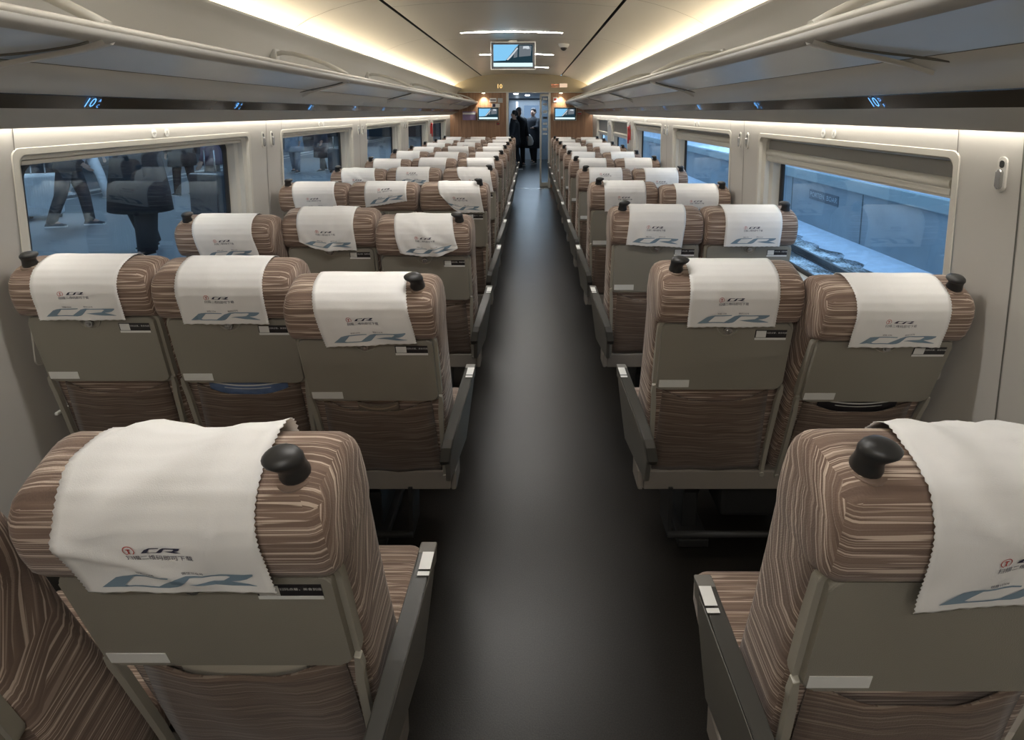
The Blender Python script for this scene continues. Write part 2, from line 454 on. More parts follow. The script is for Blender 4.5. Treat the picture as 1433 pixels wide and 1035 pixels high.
# ------------------------------------------------------------------ luggage racks
for side, nm in ((-1, 'left'), (1, 'right')):
    root = empty('luggage_rack', (wx(side, 1.2), 5.4, 1.62))
    tag(root, 'long grey overhead luggage rack above the %s windows' % nm, 'luggage rack')
    O = root.location
    def part(name, prof, mat, y0=YB + .02, y1=YE - .02, ny=1, par=root, smooth=False):
        bm = bmesh.new(); extr(bm, [(wx(side, w) - O.x, z - O.z) for w, z in prof], y0 - O.y, y1 - O.y, ny)
        return obj(name, bm, mat, par, smooth)
    part('rack_back_panel', [(1.50, 1.93), (1.44, 2.03), (1.39, 2.12), (1.345, 2.165), (1.306, 2.182), (1.300, 2.190), (1.304, 2.198), (1.32, 2.196), (1.38, 2.165), (1.53, 2.15)], M['rackgrey'], smooth=True)
    part('rack_shelf', [(1.52, 1.915), (1.25, 1.905), (.975, 1.905)], M['rackgrey'])
    part('lip_rail', [(.975, 1.905), (.972, 1.916), (.955, 1.918), (.950, 1.910), (.955, 1.903), (.958, 1.900)], M['ceiling'], smooth=True)
    part('lip_band', [(.958, 1.902), (.953, 1.892), (.958, 1.880), (.985, 1.868)], M['valance'], smooth=True)
    part('frosted_panel', [(.985, 1.868), (1.04, 1.853), (1.10, 1.836), (1.155, 1.815)], M['rackglass'], smooth=True)
    part('lower_panel', [(1.155, 1.813), (1.158, 1.809), (1.19, 1.785), (1.30, 1.752), (1.355, 1.737)], M['rackgrey'], smooth=True)
    part('panel_groove', [(1.1535, 1.817), (1.158, 1.8115)], M['seam'])
    ns = part('number_strip', [(1.355, 1.737), (1.362, 1.734), (1.392, 1.692)], M['numstrip'])
    part('valance', [(1.392, 1.692), (1.402, 1.690), (1.515, 1.632), (1.522, 1.626), (1.526, 1.632), (1.50, 1.70)], M['valance'], smooth=True)
    part('light_trough', [(1.50, 1.70), (1.60, 1.70), (1.60, 1.66)], M['valance'])
    # cross ribs under the rack and open hoops above it
    for k in range(7):
        yk = -.45 + 1.98 * k
        bm = bmesh.new()
        U = [(.962, 1.874), (1.0, 1.860), (1.06, 1.842), (1.11, 1.826), (1.155, 1.806), (1.19, 1.780)]
        n = 12; top = []
        for i in range(n + 1):
            t = i / n * (len(U) - 1); a = min(int(t), len(U) - 2); f = t - a
            w = U[a][0] * (1 - f) + U[a + 1][0] * f; z = U[a][1] * (1 - f) + U[a + 1][1] * f
            yy = yk - (i / n) ** 1.8 * .16
            h = .016 * (1 - .6 * i / n)
            top.append([(wx(side, w) - O.x, yy + dy * h * 1.2 - O.y, z - O.z - dz) for dy, dz in ((-1.3, -.001), (-.8, .009), (.8, .009), (1.3, -.001))])
        loft(bm, top, close=False)
        obj('rib', bm, M['rackgrey'], root)
        bm = bmesh.new()
        extr_pts = []
        for i in range(n + 1):
            t = i / n * (len(U) - 2); a = min(int(t), len(U) - 2); f = t - a
            w = U[a][0] * (1 - f) + U[a + 1][0] * f + .02; z = U[a][1] * (1 - f) + U[a + 1][1] * f - .008
            extr_pts.append((wx(side, w) - O.x, yk - .045 - (i / n) ** 1.8 * .19 - O.y, z - O.z))
        tube(bm, extr_pts, .0035, 6)
        obj('rib_groove', bm, M['seam'], root)
        H = [(.965, 1.915), (1.02, 1.945), (1.10, 1.985), (1.20, 2.02), (1.30, 2.045), (1.37, 2.052), (1.405, 2.045), (1.42, 2.02), (1.425, 1.93)]
        bm = bmesh.new()
        rings = []
        for i, (w, z) in enumerate(H):
            a = H[max(i - 1, 0)]; c = H[min(i + 1, len(H) - 1)]
            d = Vector((c[0] - a[0], c[1] - a[1])).normalized(); nn = Vector((-d.y, d.x)) * .013
            rings.append([(wx(side, w + s1 * nn.x) - O.x, yk + s2 * .014 - O.y, z + s1 * nn.y - O.z) for s1, s2 in ((1, 1), (1, -1), (-1, -1), (-1, 1))])
        loft(bm, rings)
        hp = obj('divider_hoop', bm, M['frame_in'], root)
        bm = bmesh.new(); bx(bm, *sorted((wx(side, 1.44) - O.x, wx(side, 1.40) - O.x)), yk - .03 - O.y, yk + .03 - O.y, 1.93 - O.z, 2.075 - O.z, .008)
        obj('hoop_bracket', bm, M['rackgrey'], hp)
    # seat numbers, lit blue
    rown = list(range(11, 0, -1))
    for k, num in enumerate(rown):
        yk = (1.97 if side < 0 else 1.87) + .975 * (k - 1)
        bm = bmesh.new()
        a0 = Vector((wx(side, 1.360), 0, 1.7345)); a1 = Vector((wx(side, 1.391), 0, 1.6935))
        def fm(u, v):
            f = .5 - v / .0515
            p = a0.lerp(a1, f); p.y = yk + (u if side < 0 else -u)
            return (p.x - O.x - side * .002, p.y - O.y, p.z - O.z - .0015)
        put_text(bm, str(num), .056, fm, -.014, 0, 0, .9)
        put_text(bm, 'D' if side > 0 else 'A', .020, fm, .026, .011, 0, .9)
        put_text(bm, 'F' if side > 0 else 'C', .020, fm, .030, -.014, 0, .9)
        obj('seat_number', bm, M['lit_blue'], ns)
    # lamps
    bm = bmesh.new(); X0, X1 = sorted((wx(side, 1.40), wx(side, 1.46)))
    bx(bm, X0, X1, YB + .1, YE - .05, 2.165, 2.172)
    o = obj('light_strip', bm, M['cove'])
    tag(o, 'warm cove light strip hidden over the back edge of the %s luggage rack' % nm, 'light')
    bm = bmesh.new(); X0, X1 = sorted((wx(side, 1.532), wx(side, 1.556)))
    bx(bm, X0, X1, YB + .1, YE - .05, 1.660, 1.666)
    o = obj('light_strip', bm, M['wash'])
    tag(o, 'neutral light strip washing the top of the %s window wall' % nm, 'light')

# ------------------------------------------------------------------ ceiling fittings
for k, (yk, where) in enumerate(((-5.1, 'furthest behind the camera'), (-2.9, 'second behind the camera'), (-.7, 'just behind the camera'), (1.5, 'almost overhead'), (3.7, 'in front of the ones by the screen'), (5.82, 'just before the hanging screen, the longest in view'), (8.0, 'behind the hanging screen'), (10.25, 'nearest the end wall'))):
    bm = bmesh.new(); zc_ = lambda w: 2.5105 - .0135 * (w / .6) ** 2
    rows_ = [[bm.verts.new((C0 + .53 * (i / 8 - 1), yk + dy, zc_(.53 * abs(i / 8 - 1)) - dz)) for dy, dz in ((-.019, -.002), (-.018, .002), (.018, .002), (.019, -.002))] for i in range(17)]
    for ra, rb in zip(rows_, rows_[1:]):
        for j in range(3): bm.faces.new((ra[j], rb[j], rb[j + 1], ra[j + 1]))
    o = obj('light_bar', bm, M['bar'])
    tag(o, 'slim white light bar across the ceiling, ' + where, 'light', 'slim ceiling light bars')

def screen(name, c, w, h, label, tilt=0, hang=False):
    root = empty(name, c); tag(root, label, 'screen')
    bm = bmesh.new(); bx(bm, -w / 2, w / 2, 0, .035, -h / 2, h / 2, .005); obj('screen_housing', bm, M['black'], root)
    bm = bmesh.new()
    for a in ((-w / 2 - .008, -w / 2, -.002, .038, -h / 2 - .008, h / 2 + .008), (w / 2, w / 2 + .008, -.002, .038, -h / 2 - .008, h / 2 + .008),
              (-w / 2, w / 2, -.002, .038, h / 2, h / 2 + .008), (-w / 2, w / 2, -.002, .038, -h / 2 - .008, -h / 2)): bx(bm, *a)
    obj('bezel', bm, M['steel'], root)
    W2, H2 = w * .45, h * .42
    def f(u, v, d=-.0015): return (u * W2, d, v * H2)
    bm = bmesh.new()
    put_poly(bm, [(-1, -.62), (1, -.62), (1, 1), (-1, 1)], lambda a, b: f(a, b, -.001), 2)
    put_poly(bm, [(-1, -.48), (-.38, -.42), (-.2, -.05), (.16, .75), (.28, 1), (-1, 1)], f, 0)
    put_poly(bm, [(-1, -.98), (1, -.98), (1, -.64), (-1, -.64)], f, 1)
    put_poly(bm, [(.02, -.2), (.22, -.12), (.24, .92), (.08, .62)], lambda a, b: f(a, b, -.002), 3)
    put_poly(bm, [(.3, -.1), (.9, .0), (.95, .9), (.32, .92)], lambda a, b: f(a, b, -.002), 3)
    put_poly(bm, [(.5, .62), (.62, .66), (.74, .6), (.86, .64), (.8, .88), (.52, .86)], lambda a, b: f(a, b, -.003), 4)
    put_poly(bm, [(-.34, -.36), (-.16, -.02), (.2, .72), (.26, .66), (-.08, -.1), (-.26, -.4)], lambda a, b: f(a, b, -.003), 4)
    obj('display', bm, [M['tv_sky'], M['tv_white'], M['tv_dark'], M['tv_grey'], M['tv_pale']], root)
    return root
c1 = px(718, 78, 6.45); w1 = 60 * 6.4 / 760
tvr = screen('ceiling_screen', (c1.x, 6.45, c1.z), w1, .30, 'black framed screen hanging from the ceiling above the aisle', hang=True)
bm = bmesh.new(); bx(bm, -.05, .05, .01, .04, .15, 2.508 - c1.z, .004); obj('hanger', bm, M['steel'], tvr)
cL = px(683.5, 159.3, YE - .04); cR = px(790.7, 159.5, YE - .04)
s2 = screen('wall_screen', (cL.x, YE - .07, cL.z), .455, .275, 'black framed screen on the wood wall left of the end doorway')
s3 = screen('wall_screen', (cR.x, YE - .07, cR.z), .48, .275, 'black framed screen on the wood wall right of the end doorway')
for s in (s2, s3):
    bm = bmesh.new(); bx(bm, -.06, .06, .034, .07, -.05, .05); obj('bracket', bm, M['black'], s)
# dome camera
c1 = px(789, 66, 6.7)
root = empty('dome_camera', (c1.x, 6.7, 2.485)); tag(root, 'small white ceiling camera with a black dome right of the hanging screen', 'camera')
bm = bmesh.new(); tube(bm, [(0, 0, .02), (0, 0, 0), (0, 0, -.02), (0, 0, -.035)], [.065, .065, .058, .045], 20); obj('housing', bm, M['label_white'], root, True)
bm = bmesh.new(); tube(bm, [(0, 0, -.03), (0, 0, -.05), (0, 0, -.065), (0, 0, -.072)], [.042, .038, .024, .006], 16); obj('dome', bm, M['black'], root, True)

# ------------------------------------------------------------------ end wall, header, vestibule
DX0, DX1, DZ = -.478, .40, 2.115
top = [(wx(-1, w), z) for w, z in CP] + [(wx(-1, w), z) for w, z in CC] + [(wx(1, w), z) for w, z in CC[::-1][1:]] + [(wx(1, w), z) for w, z in CP[::-1]]
bm = bmesh.new()
L_, R_ = wx(-1, 1.60), wx(1, 1.60)
for x0, x1 in ((L_, DX0 - .05), (DX1 + .05, R_)):
    bx(bm, x0, x1, YE, YE + .10, 0, DZ)
ew = struct(obj('wall_end', bm, M['wood']))
bm = bmesh.new()
slab(bm, [(L_, DZ)] + top + [(R_, DZ)], YE - .05, YE + .10)
hd = struct(obj('trim_1', bm, M['header']), 'beige arched header panel over the end wall')
bm = bmesh.new()
bx(bm, L_, R_, YE - .055, YE - .04, DZ - .012, DZ + .006, .003)
struct(obj('trim_2', bm, M['steel']))
for k, (a, b_) in enumerate(((DX0 - .05, DX0), (DX1, DX1 + .05))):
    struct(obj('trim_%d' % (3 + k), box(a, b_, YE - .03, YE + .12, 0, DZ, .004), M['steel']))
# half open sliding glass door leaf on the right with stickers
root = struct(empty('door_1', (.33, YE + .13, 0)))
bm = bmesh.new(); bx(bm, -.115, -.075, 0, .035, 0, 2.09, .004); bx(bm, .09, .13, 0, .035, 0, 2.09, .004); bx(bm, -.075, .09, 0, .035, 2.03, 2.09, .004); bx(bm, -.075, .09, 0, .035, 0, .10, .004)
obj('door_frame', bm, M['steel'], root)
obj('door_pane', box(-.075, .09, .012, .022, .10, 2.03), M['doorglass'], root)
for z, h, m in ((2.0, .05, 'label_white'), (1.88, .05, 'label_grey'), (1.72, .06, 'label_white'), (1.58, .05, 'label_black'), (1.45, .05, 'label_white'), (1.33, .06, 'label_grey'), (1.22, .04, 'label_white')):
    obj('sticker', box(-.05, .05, .008, .012, z - h, z), M[m], root)
# signs on the end wall
def board(name, x, y, w, h, m, label, cat, Y=YE + .001, t=.012, extra=None):
    c = px(x, y, Y); root = obj(name, box(-w / 2, w / 2, -t, 0, -h / 2, h / 2, .002), M[m], loc=(c.x, Y, c.z))
    tag(root, label, cat); return root
b = board('poster', 656.5, 162, .29, .19, 'purple', 'purple and dark poster left of the left wall screen', 'poster')
obj('poster_heading', box(-.14, .14, -.014, -.012, .03, .07), M['label_white'], b)
b = board('notice', 690, 140, .15, .09, 'label_white', 'white notice above the left wall screen, the upper one', 'notice')
obj('print', box(-.06, .06, -.014, -.012, -.01, .01), M['ink'], b)
b = board('notice', 700, 140.5, .11, .10, 'label_grey', 'pale grey notice above the left wall screen, nearest the doorway frame', 'notice')
b = board('notice', 694, 147.5, .17, .08, 'label_white', 'white and black notice just above the left wall screen', 'notice')
obj('print', box(-.08, -.01, -.014, -.012, -.035, .035), M['ink'], b)
b = board('notice', 777, 139.5, .09, .11, 'label_white', 'small white notice above the right wall screen', 'notice')
obj('print', box(-.03, .03, -.014, -.012, -.02, .03), M['ink_red'], b)
b = board('wall_switch', 697, 173, .06, .05, 'label_black', 'small dark switch plate on wood wall under the left screen', 'switch')
obj('button', box(-.018, .018, -.018, -.012, -.012, .012), M['ink_red'], b)
b = board('notice', 811, 158, .09, .07, 'label_grey', 'small reddish notice right of the right wall screen', 'notice')
obj('print', box(-.04, .04, -.014, -.012, -.03, 0), M['ink_red'], b)
c = px(699, 121, YE - .06); bm = bmesh.new()
root = obj('car_number_sign', box(-.09, .09, 0, .012, -.06, .06, .003), M['header'], loc=(c.x, YE - .0625, c.z)); tag(root, 'glowing orange car number 10 on the beige header', 'sign')
put_text(bm, '10', .13, lambda a, b_: (a, -.003, b_)); obj('digits', bm, M['lit_orange'], root)
c = px(782.5, 119.5, YE - .06)
root = obj('header_sign', box(-.19, .19, 0, .012, -.05, .05, .003), M['header'], loc=(c.x, YE - .0625, c.z)); tag(root, 'small two-part lit sign on the right of the beige header', 'sign')
bm = bmesh.new(); bx(bm, .01, .175, -.003, 0, -.042, .042); obj('lit_box', bm, emit('peach sign light', (1, .72, .5), .15), root)
bm = bmesh.new()
for k in range(4): bx(bm, -.17 + k * .042, -.14 + k * .042, -.003, 0, .0, .028)
bx(bm, -.17, -.01, -.003, 0, -.038, -.028); obj('pictograms', bm, emit('red sign light', (.9, .25, .12), .12), root)
for x, w_ in ((676.5, 'left'), (785, 'right')):
    c = px(x, 131, YE - .12)
    bm = bmesh.new(); cyl(bm, (0, 0, 0), (0, 0, 1), .045, .02, 20)
    root = obj('downlight', bm, M['steel'], loc=(c.x, YE - .10, DZ - .012)); tag(root, 'round downlight glowing above the %s wall screen' % w_, 'light')
    bm = bmesh.new(); cyl(bm, (0, 0, -.012), (0, 0, 1), .034, .006, 20); obj('lamp', bm, M['spot'], root)
    l = bpy.data.lights.new('downlight_beam', 'SPOT'); l.energy = 5.5; l.color = (1, .93, .80); l.spot_size = R(85); l.spot_blend = .8; l.shadow_soft_size = .03
    lo = bpy.data.objects.new('downlight_beam', l); link(lo, root); lo.location = (0, 0, -.03); lo.rotation_euler = (R(18), 0, 0)

VE = 19.4
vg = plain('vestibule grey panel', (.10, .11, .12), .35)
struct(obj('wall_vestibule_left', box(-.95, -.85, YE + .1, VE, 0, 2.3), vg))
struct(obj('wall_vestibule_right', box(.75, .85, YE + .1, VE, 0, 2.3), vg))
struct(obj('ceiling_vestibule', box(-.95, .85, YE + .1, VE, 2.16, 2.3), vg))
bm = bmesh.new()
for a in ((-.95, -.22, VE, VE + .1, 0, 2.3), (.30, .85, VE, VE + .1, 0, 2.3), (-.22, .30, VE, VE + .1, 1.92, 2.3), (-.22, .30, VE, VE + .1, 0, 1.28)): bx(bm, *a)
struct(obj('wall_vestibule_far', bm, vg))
o = obj('lit_door_window', box(-.22, .30, VE + .02, VE + .05, 1.28, 1.92), emit('blue daylight in far door', (.35, .55, .85), .10))
struct(o); o.name = 'window_20'
bm = bmesh.new(); bx(bm, -.50, -.43, VE - .03, VE + .001, 1.35, 2.05)
tag(obj('fluorescent_lamp', bm, emit('cool light tube', (.75, .88, 1), .6)), 'tall cool white light panel in the far vestibule', 'light')
for x, y, e in ((723, 131, 1), (738, 131.5, 1)):
    c = px(x, y, 15); bm = bmesh.new(); cyl(bm, (0, 0, 0), (0, 0, 1), .06, .02, 16)
    o = obj('downlight', bm, emit('vestibule downlight', (.9, .95, 1), 3), loc=(c.x, 14.2 + (x - 723) * .08, 2.15)); tag(o, 'round vestibule ceiling downlight, the %s one through the doorway' % ('left' if x < 730 else 'right'), 'light')
l = bpy.data.lights.new('vestibule_daylight', 'AREA'); l.shape = 'RECTANGLE'; l.size = 1.2; l.size_y = 1.6; l.energy = 16; l.color = (.62, .80, 1)
lo = bpy.data.objects.new('vestibule_daylight', l); link(lo); lo.location = (-.1, 18.4, 2.12); lo.rotation_euler = (0, 0, 0)
for k, sx in ((0, -1),):
    l = bpy.data.lights.new('vestibule_door_light', 'AREA'); l.shape = 'RECTANGLE'; l.size = 1.0; l.size_y = 1.7; l.energy = 5; l.color = (.6, .8, 1)
    lo = bpy.data.objects.new('vestibule_door_light', l); link(lo); lo.location = (-.83, 13.6, 1.1); lo.rotation_euler = (0, R(-90), 0)

struct(obj('wall_back', box(L_, R_, YB - .05, YB, 0, 2.52), M['wood']))

# ------------------------------------------------------------------ seats
HS = .33           # pivot height
# stations: s, half width, back t, front t
ST = [(-.02, .226, -.030, .095), (.10, .228, -.032, .10), (.25, .229, -.034, .095), (.42, .230, -.036, .085), (.56, .231, -.038, .080), (.680, .232, -.042, .078),
      (.694, .2335, -.060, .078), (.704, .2345, -.073, .078), (.725, .2355, -.080, .077), (.76, .236, -.082, .076), (.80, .235, -.080, .073), (.826, .2325, -.074, .069),
      (.846, .227, -.064, .061), (.860, .218, -.050, .050), (.868, .206, -.034, .038), (.872, .190, -.016, .022)]
def backbody():
    bm = bmesh.new(); rings = []
    for s, hw, tb, tf in ST:
        cy = (tb + tf) / 2; h = (tf - tb) / 2
        r = min(.024, h * .9)
        pts = rrect(hw, h, r, 4, 0, cy)
        rings.append([(x * (1 + .045 * (t - tb) / (tf - tb)), t * (1.0 if t < 0 else 1.14) + (.010 * (1 - (x / hw) ** 2) if t > 0 else 0), s + (0 if s < .82 else .005 * (1 - (x / hw) ** 2))) for x, t in pts])
    loft(bm, rings)
    bmesh.ops.recalc_face_normals(bm, faces=bm.faces)
    L = bm.loops.layers.uv.verify()
    for f in bm.faces:
        n = f.normal
        side = abs(n.x) >= max(abs(n.y), abs(n.z)) * .98
        topf = not side and n.z > abs(n.y)
        for l in f.loops:
            x, t, s = l.vert.co
            if side:
                k = 1.3 * max(0, min(1, (s - .38) / .42)) ** 1.2
                l[L].uv = (s * .8 + t + 3, (s - k * (t + .08)) / (1 + .25 * k) + 2)
            elif topf: l[L].uv = (x, .86 + t + .05)
            elif n.y > 0: l[L].uv = (x + 5, s)
            else: l[L].uv = (x, s)
    return bm
def seat_cushion_bm():
    bm = bmesh.new(); rings = []
    for y, z0, z1, hw in ((-.03, .36, .44, .20), (-.01, .345, .455, .222), (.1, .34, .455, .228), (.20, .34, .462, .230), (.31, .345, .466, .230), (.36, .355, .460, .226), (.385, .375, .443, .214), (.392, .39, .43, .20)):
        rings.append([(x, y, z) for x, z in rrect(hw, (z1 - z0) / 2, min(.03, (z1 - z0) / 2 * .9), 4, 0, (z0 + z1) / 2)])
    loft(bm, rings, uv=True); return bm
def tray_bm():
    bm = bmesh.new()
    pts = [(x, y) for x, y in rrect(.215, .133, .022, 5, 0, .556)]
    slab(bm, pts, -.048, -.064, bev=.004)
    return bm
def surround_bm():
    bm = bmesh.new(); slab(bm, rrect(.226, .142, .03, 5, 0, .553), -.030, -.050, bev=.003); return bm
def pocket_bm():
    bm = bmesh.new(); n, m = 12, 12; L = bm.loops.layers.uv.verify(); g = []
    for j in range(m + 1):
        v = j / m; row = []
        for i in range(n + 1):
            u = -1 + 2 * i / n
            hw = .198 - .012 * v
            sag = .040 * (1 - u * u) * v ** 4
            s = .035 + v * .365 - sag
            t = -.044 - .018 * math.sin(PI * min(1, v * .9 + .1)) * (1 - u ** 4) - .014 * v ** 3 * (1 - u * u) - .003 * math.sin(u * 7 + v * 5)
            row.append(bm.verts.new((u * hw, t, s)))
        g.append(row)
    for j in range(m):
        for i in range(n):
            f = bm.faces.new((g[j][i], g[j][i + 1], g[j + 1][i + 1], g[j + 1][i])); f.smooth = True
            for l in f.loops: l[L].uv = (l.vert.co.x * 1.0, l.vert.co.z)
    return bm
def arm_bm(sx):
    bm = bmesh.new()
    pts = [(sx * .2165, .44), (sx * .2275, .435), (sx * .2300, .40), (sx * .2235, .37), (sx * .218, .15), (sx * .218, .02), (sx * .203, .02), (sx * .203, .15), (sx * .209, .36)]
    if sx < 0: pts = pts[::-1]
    slab(bm, pts, -.046, -.060, bev=.002)
    cyl(bm, (sx * .2105, -.056, .028), (0, 1, 0), .009, .016, 12)
    return bm
def handle_bm(sx):
    bm = bmesh.new()
    sp = [(0, 0, -.012), (0, 0, .004), (0, -.001, .016), (-sx * .002, -.002, .028), (-sx * .007, -.004, .040), (-sx * .013, -.006, .049), (-sx * .018, -.007, .056), (-sx * .022, -.008, .060), (-sx * .024, -.008, .062)]
    rd = [.0265, .026, .0235, .0235, .0285, .030, .027, .018, .006]
    sp = [(x * .8, y * .8, z * .76) for x, y, z in sp]; rd = [r * .82 for r in rd]
    rings = []
    for (x, y, z), r in zip(sp, rd):
        tl = .55 * max(0, (z - .02) / .04) * sx
        rings.append([(x + r * 1.08 * math.cos(a), y + r * .92 * math.sin(a), z + r * math.cos(a) * tl * .45) for a in [2 * PI * k / 18 for k in range(18)]])
    loft(bm, rings); return bm

BACKP = ['backrest', 'tray_surround', 'tray_table', 'tray_arm', 'pocket', 'grab_handle', 'recline_hinge', 'handle_collar']
def make_seat(handle, arm):
    root = empty('train_seat', (0, 0, 0))
    def bp(name, bm, mat, smooth=False):
        o = obj(name, bm, mat, root, smooth, (0, 0, HS)); return o
    bk = bp('backrest', backbody(), M['fabric'], True)
    # piping line around the head part
    bm = bmesh.new()
    pipe = [(-.232, -.070, .69), (-.233, -.074, .77), (-.230, -.070, .84), (-.215, -.056, .877), (-.19, -.046, .889), (.19, -.046, .889), (.215, -.056, .877), (.230, -.070, .84), (.233, -.074, .77), (.232, -.070, .69)]
    bp('tray_surround', surround_bm(), M['olive_rim'])
    tr = bp('tray_table', tray_bm(), M['olive'])
    bm = bmesh.new()
    ringpts = [(.036 * math.cos(t * PI / 10), .684 - .036 * abs(math.sin(t * PI / 10))) for t in range(11)]
    tube(bm, [(x, -.065, z) for x, z in ringpts], .0022, 6)
    obj('latch_recess', bm, M['olive_rim'], tr)
    bm = bmesh.new(); cyl(bm, (0, -.068, .670), (0, 1, 0), .013, .012, 14); bx(bm, -.006, .006, -.078, -.066, .665, .675, .002)
    obj('latch', bm, M['chrome'], tr)
    # sticker: black and white, top right
    bm = bmesh.new()
    bx(bm, .094, .198, -.0652, -.0642, .630, .668); o = obj('sticker', bm, M['label_black'], tr); o['label'] = 'black and white sticker'
    bm = bmesh.new()
    bx(bm, .097, .130, -.0658, -.0651, .640, .6655); bx(bm, .094, .198, -.0658, -.0651, .630, .638)
    put_text(bm, '扫码点餐，美食到座', .0075, lambda a, b: (a, -.0658, b), .165, .657)
    o2 = obj('sticker_print', bm, M['label_white'], o)
    bm = bmesh.new(); bx(bm, -.208, -.105, -.0652, -.0642, .434, .464); o = obj('label_plate', bm, M['label_white'], tr)
    o['label'] = 'blank whitish label'
    for sx in (-1, 1): bp('tray_arm', arm_bm(sx), M['olive_rim'])
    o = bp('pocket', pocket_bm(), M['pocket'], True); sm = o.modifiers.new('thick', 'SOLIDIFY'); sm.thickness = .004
    if handle:
        c = bmesh.new(); cyl(c, (0, 0, 0), (0, 0, 1), .028, .006, 20)
        o = bp('handle_collar', c, M['fabric']); o.location = (0, 0, HS); 
        for v in o.data.vertices: v.co += Vector((handle * .178, -.020, .864))
        h = bp('grab_handle', handle_bm(handle), M['black'], True); h['label'] = 'black grab handle'
        for v in h.data.vertices: v.co += Vector((handle * .178, -.020, .871))
        o.parent = root
    obj('seat_cushion', seat_cushion_bm(), M['fabric'], root)
    # shell below the back between pocket and beam
    obj('lower_shell', box(-.215, .215, -.02, .05, .345, .37, .006), M['frame'], root)
    if arm:
        sx = arm
        # armrest: side console in the YZ plane
        fx = lambda a, b, t: (t + sx * (a + .22) * .16 * -1 + sx * .0, a, b)
        fx = lambda a, b, t: (t + sx * ((a + .22) * .10 - max(0, .66 - b) * .15), a, b)
        pts = [(-.215, .500), (-.195, .565), (-.10, .605), (.0, .640), (.085, .668), (.10, .655), (.105, .60), (.12, .45), (.13, .362), (-.13, .362)]
        bm = bmesh.new()
        slab(bm, pts, sx * .258, sx * .277, fx, bev=.004)
        ap = obj('armrest_panel', bm, M['console'], root)
        pad = [(-.222, .50), (-.218, .548), (-.205, .572), (-.10, .618), (.0, .655), (.085, .686), (.098, .682), (.092, .660), (.0, .622), (-.10, .585), (-.165, .555), (-.185, .52), (-.195, .47)]
        bm = bmesh.new()
        slab(bm, pad, sx * .240, sx * .276, fx, bev=.004)
        pd = obj('armrest_pad', bm, M['darkpad'], root)
        bm = bmesh.new(); slab(bm, [(.085, .640), (.112, .640), (.112, .690), (.085, .687)], sx * .240, sx * .278, fx, bev=.003)
        obj('armrest_tip', bm, M['console'], root)
        bm = bmesh.new()
        def f(u, v, d=0):
            y = .062 + v; return (sx * (.258 + (y + .22) * .10 + .0075) + u, y, .655 + y * .365 + .0042)
        put_poly(bm, [(-.013, -.012), (.013, -.012), (.013, .022), (-.013, .022)], f, 0)
        put_poly(bm, [(-.013, -.024), (.013, -.024), (.013, -.016), (-.013, -.016)], f, 0)
        obj('armrest_label', bm, M['label_white'], pd)
    else:
        pass
    return root
def set_recline(root, th):
    for ch in root.children:
        nm = ch.name.split('.')[0]
        if nm in BACKP: ch.rotation_euler.x = th

# headrest covers ------------------------------------------------------------
def cover_profile():
    pts = []
    for s, hw, tb, tf in ST:
        if s >= .672: pts.append((s, min(tb, -.05) if s < .70 else tb))
    pts = [(.60, -.086), (.655, -.086), (.70, -.086), (.73, -.086), (.765, -.0865), (.80, -.085), (.828, -.079), (.850, -.067), (.866, -.051), (.875, -.031), (.880, -.008), (.881, .018), (.876, .042), (.862, .064), (.838, .080), (.80, .089), (.76, .094), (.70, .098)]
    out = [(0.0, *pts[0])]
    for a, b in zip(pts, pts[1:]): out.append((out[-1][0] + math.hypot(b[0] - a[0], b[1] - a[1]), *b))
    return out
CPF = cover_profile()
def prof(q):
    q = max(0, min(q, CPF[-1][0] - 1e-6))
    for a, b in zip(CPF, CPF[1:]):
        if a[0] <= q <= b[0]:
            f = (q - a[0]) / (b[0] - a[0]); f = f
            s = a[1] + f * (b[1] - a[1]); t = a[2] + f * (b[2] - a[2])
            d = Vector((b[2] - a[2], b[1] - a[1])).normalized()     # (dt, ds)
            n = Vector((-d.y, d.x))                                  # outward: rotate left
            return s, t, n
    return CPF[-1][1], CPF[-1][2], Vector((1, 0))
# style: q0 hem start on profile, skew (x shift per metre down), flare, tilt (hem slope), wr wrinkle amp, seed, corner fold
def mk_map(st):
    rnd = random.Random(st.get('seed', 1))
    wr = [(rnd.uniform(-.13, .13), rnd.uniform(.02, .28), rnd.uniform(.015, .04), rnd.uniform(-.9, .9), rnd.uniform(.3, 1)) for _ in range(6)]
    q0 = st['q0']; hw = st.get('hw', .143); QT = .25   # q where the top edge crosses
    sk = st.get('skew', 0); fl_ = st.get('flare', 0); ti = st.get('tilt', 0); amp = st.get('wr', .003)
    cl, cr = st.get('cutl', 0), st.get('cutr', 0)
    def P(x, q, lift=0):
        """x across -hw..hw, q metres up from the hem"""
        k = max(0, 1 - q / .22)
        qq = q0 + q + (ti * x * (1 if q < .3 else 0) * min(1, k * 1.4))
        u = x / hw
        if cl and u < 0: qq += cl * u * u * k * k
        if cr and u > 0: qq += cr * u * u * k * k
        xx = x * (1 + fl_ * k) + sk * k + st.get('sx', 0)
        s, t, n = prof(qq)
        d = 0
        for cx_, cq, wd, an, a in wr:
            dd = ((x - cx_) * math.cos(an * 1.2) + (q - cq) * math.sin(an * 1.2)) / wd
            d += amp * a * math.exp(-dd * dd * 1.5) * ((1 - .75 * k) if st.get('topw') else (.35 + .65 * min(1, k * 1.6)))
        d += amp * (.25 if st.get('topw') else .8) * math.sin(x * 38 + 3 * math.sin(q * 9 + st.get('seed', 1))) * k
        d = abs(d) + .0015 + lift
        return (xx, t + n.x * d, s + n.y * d)
    return P
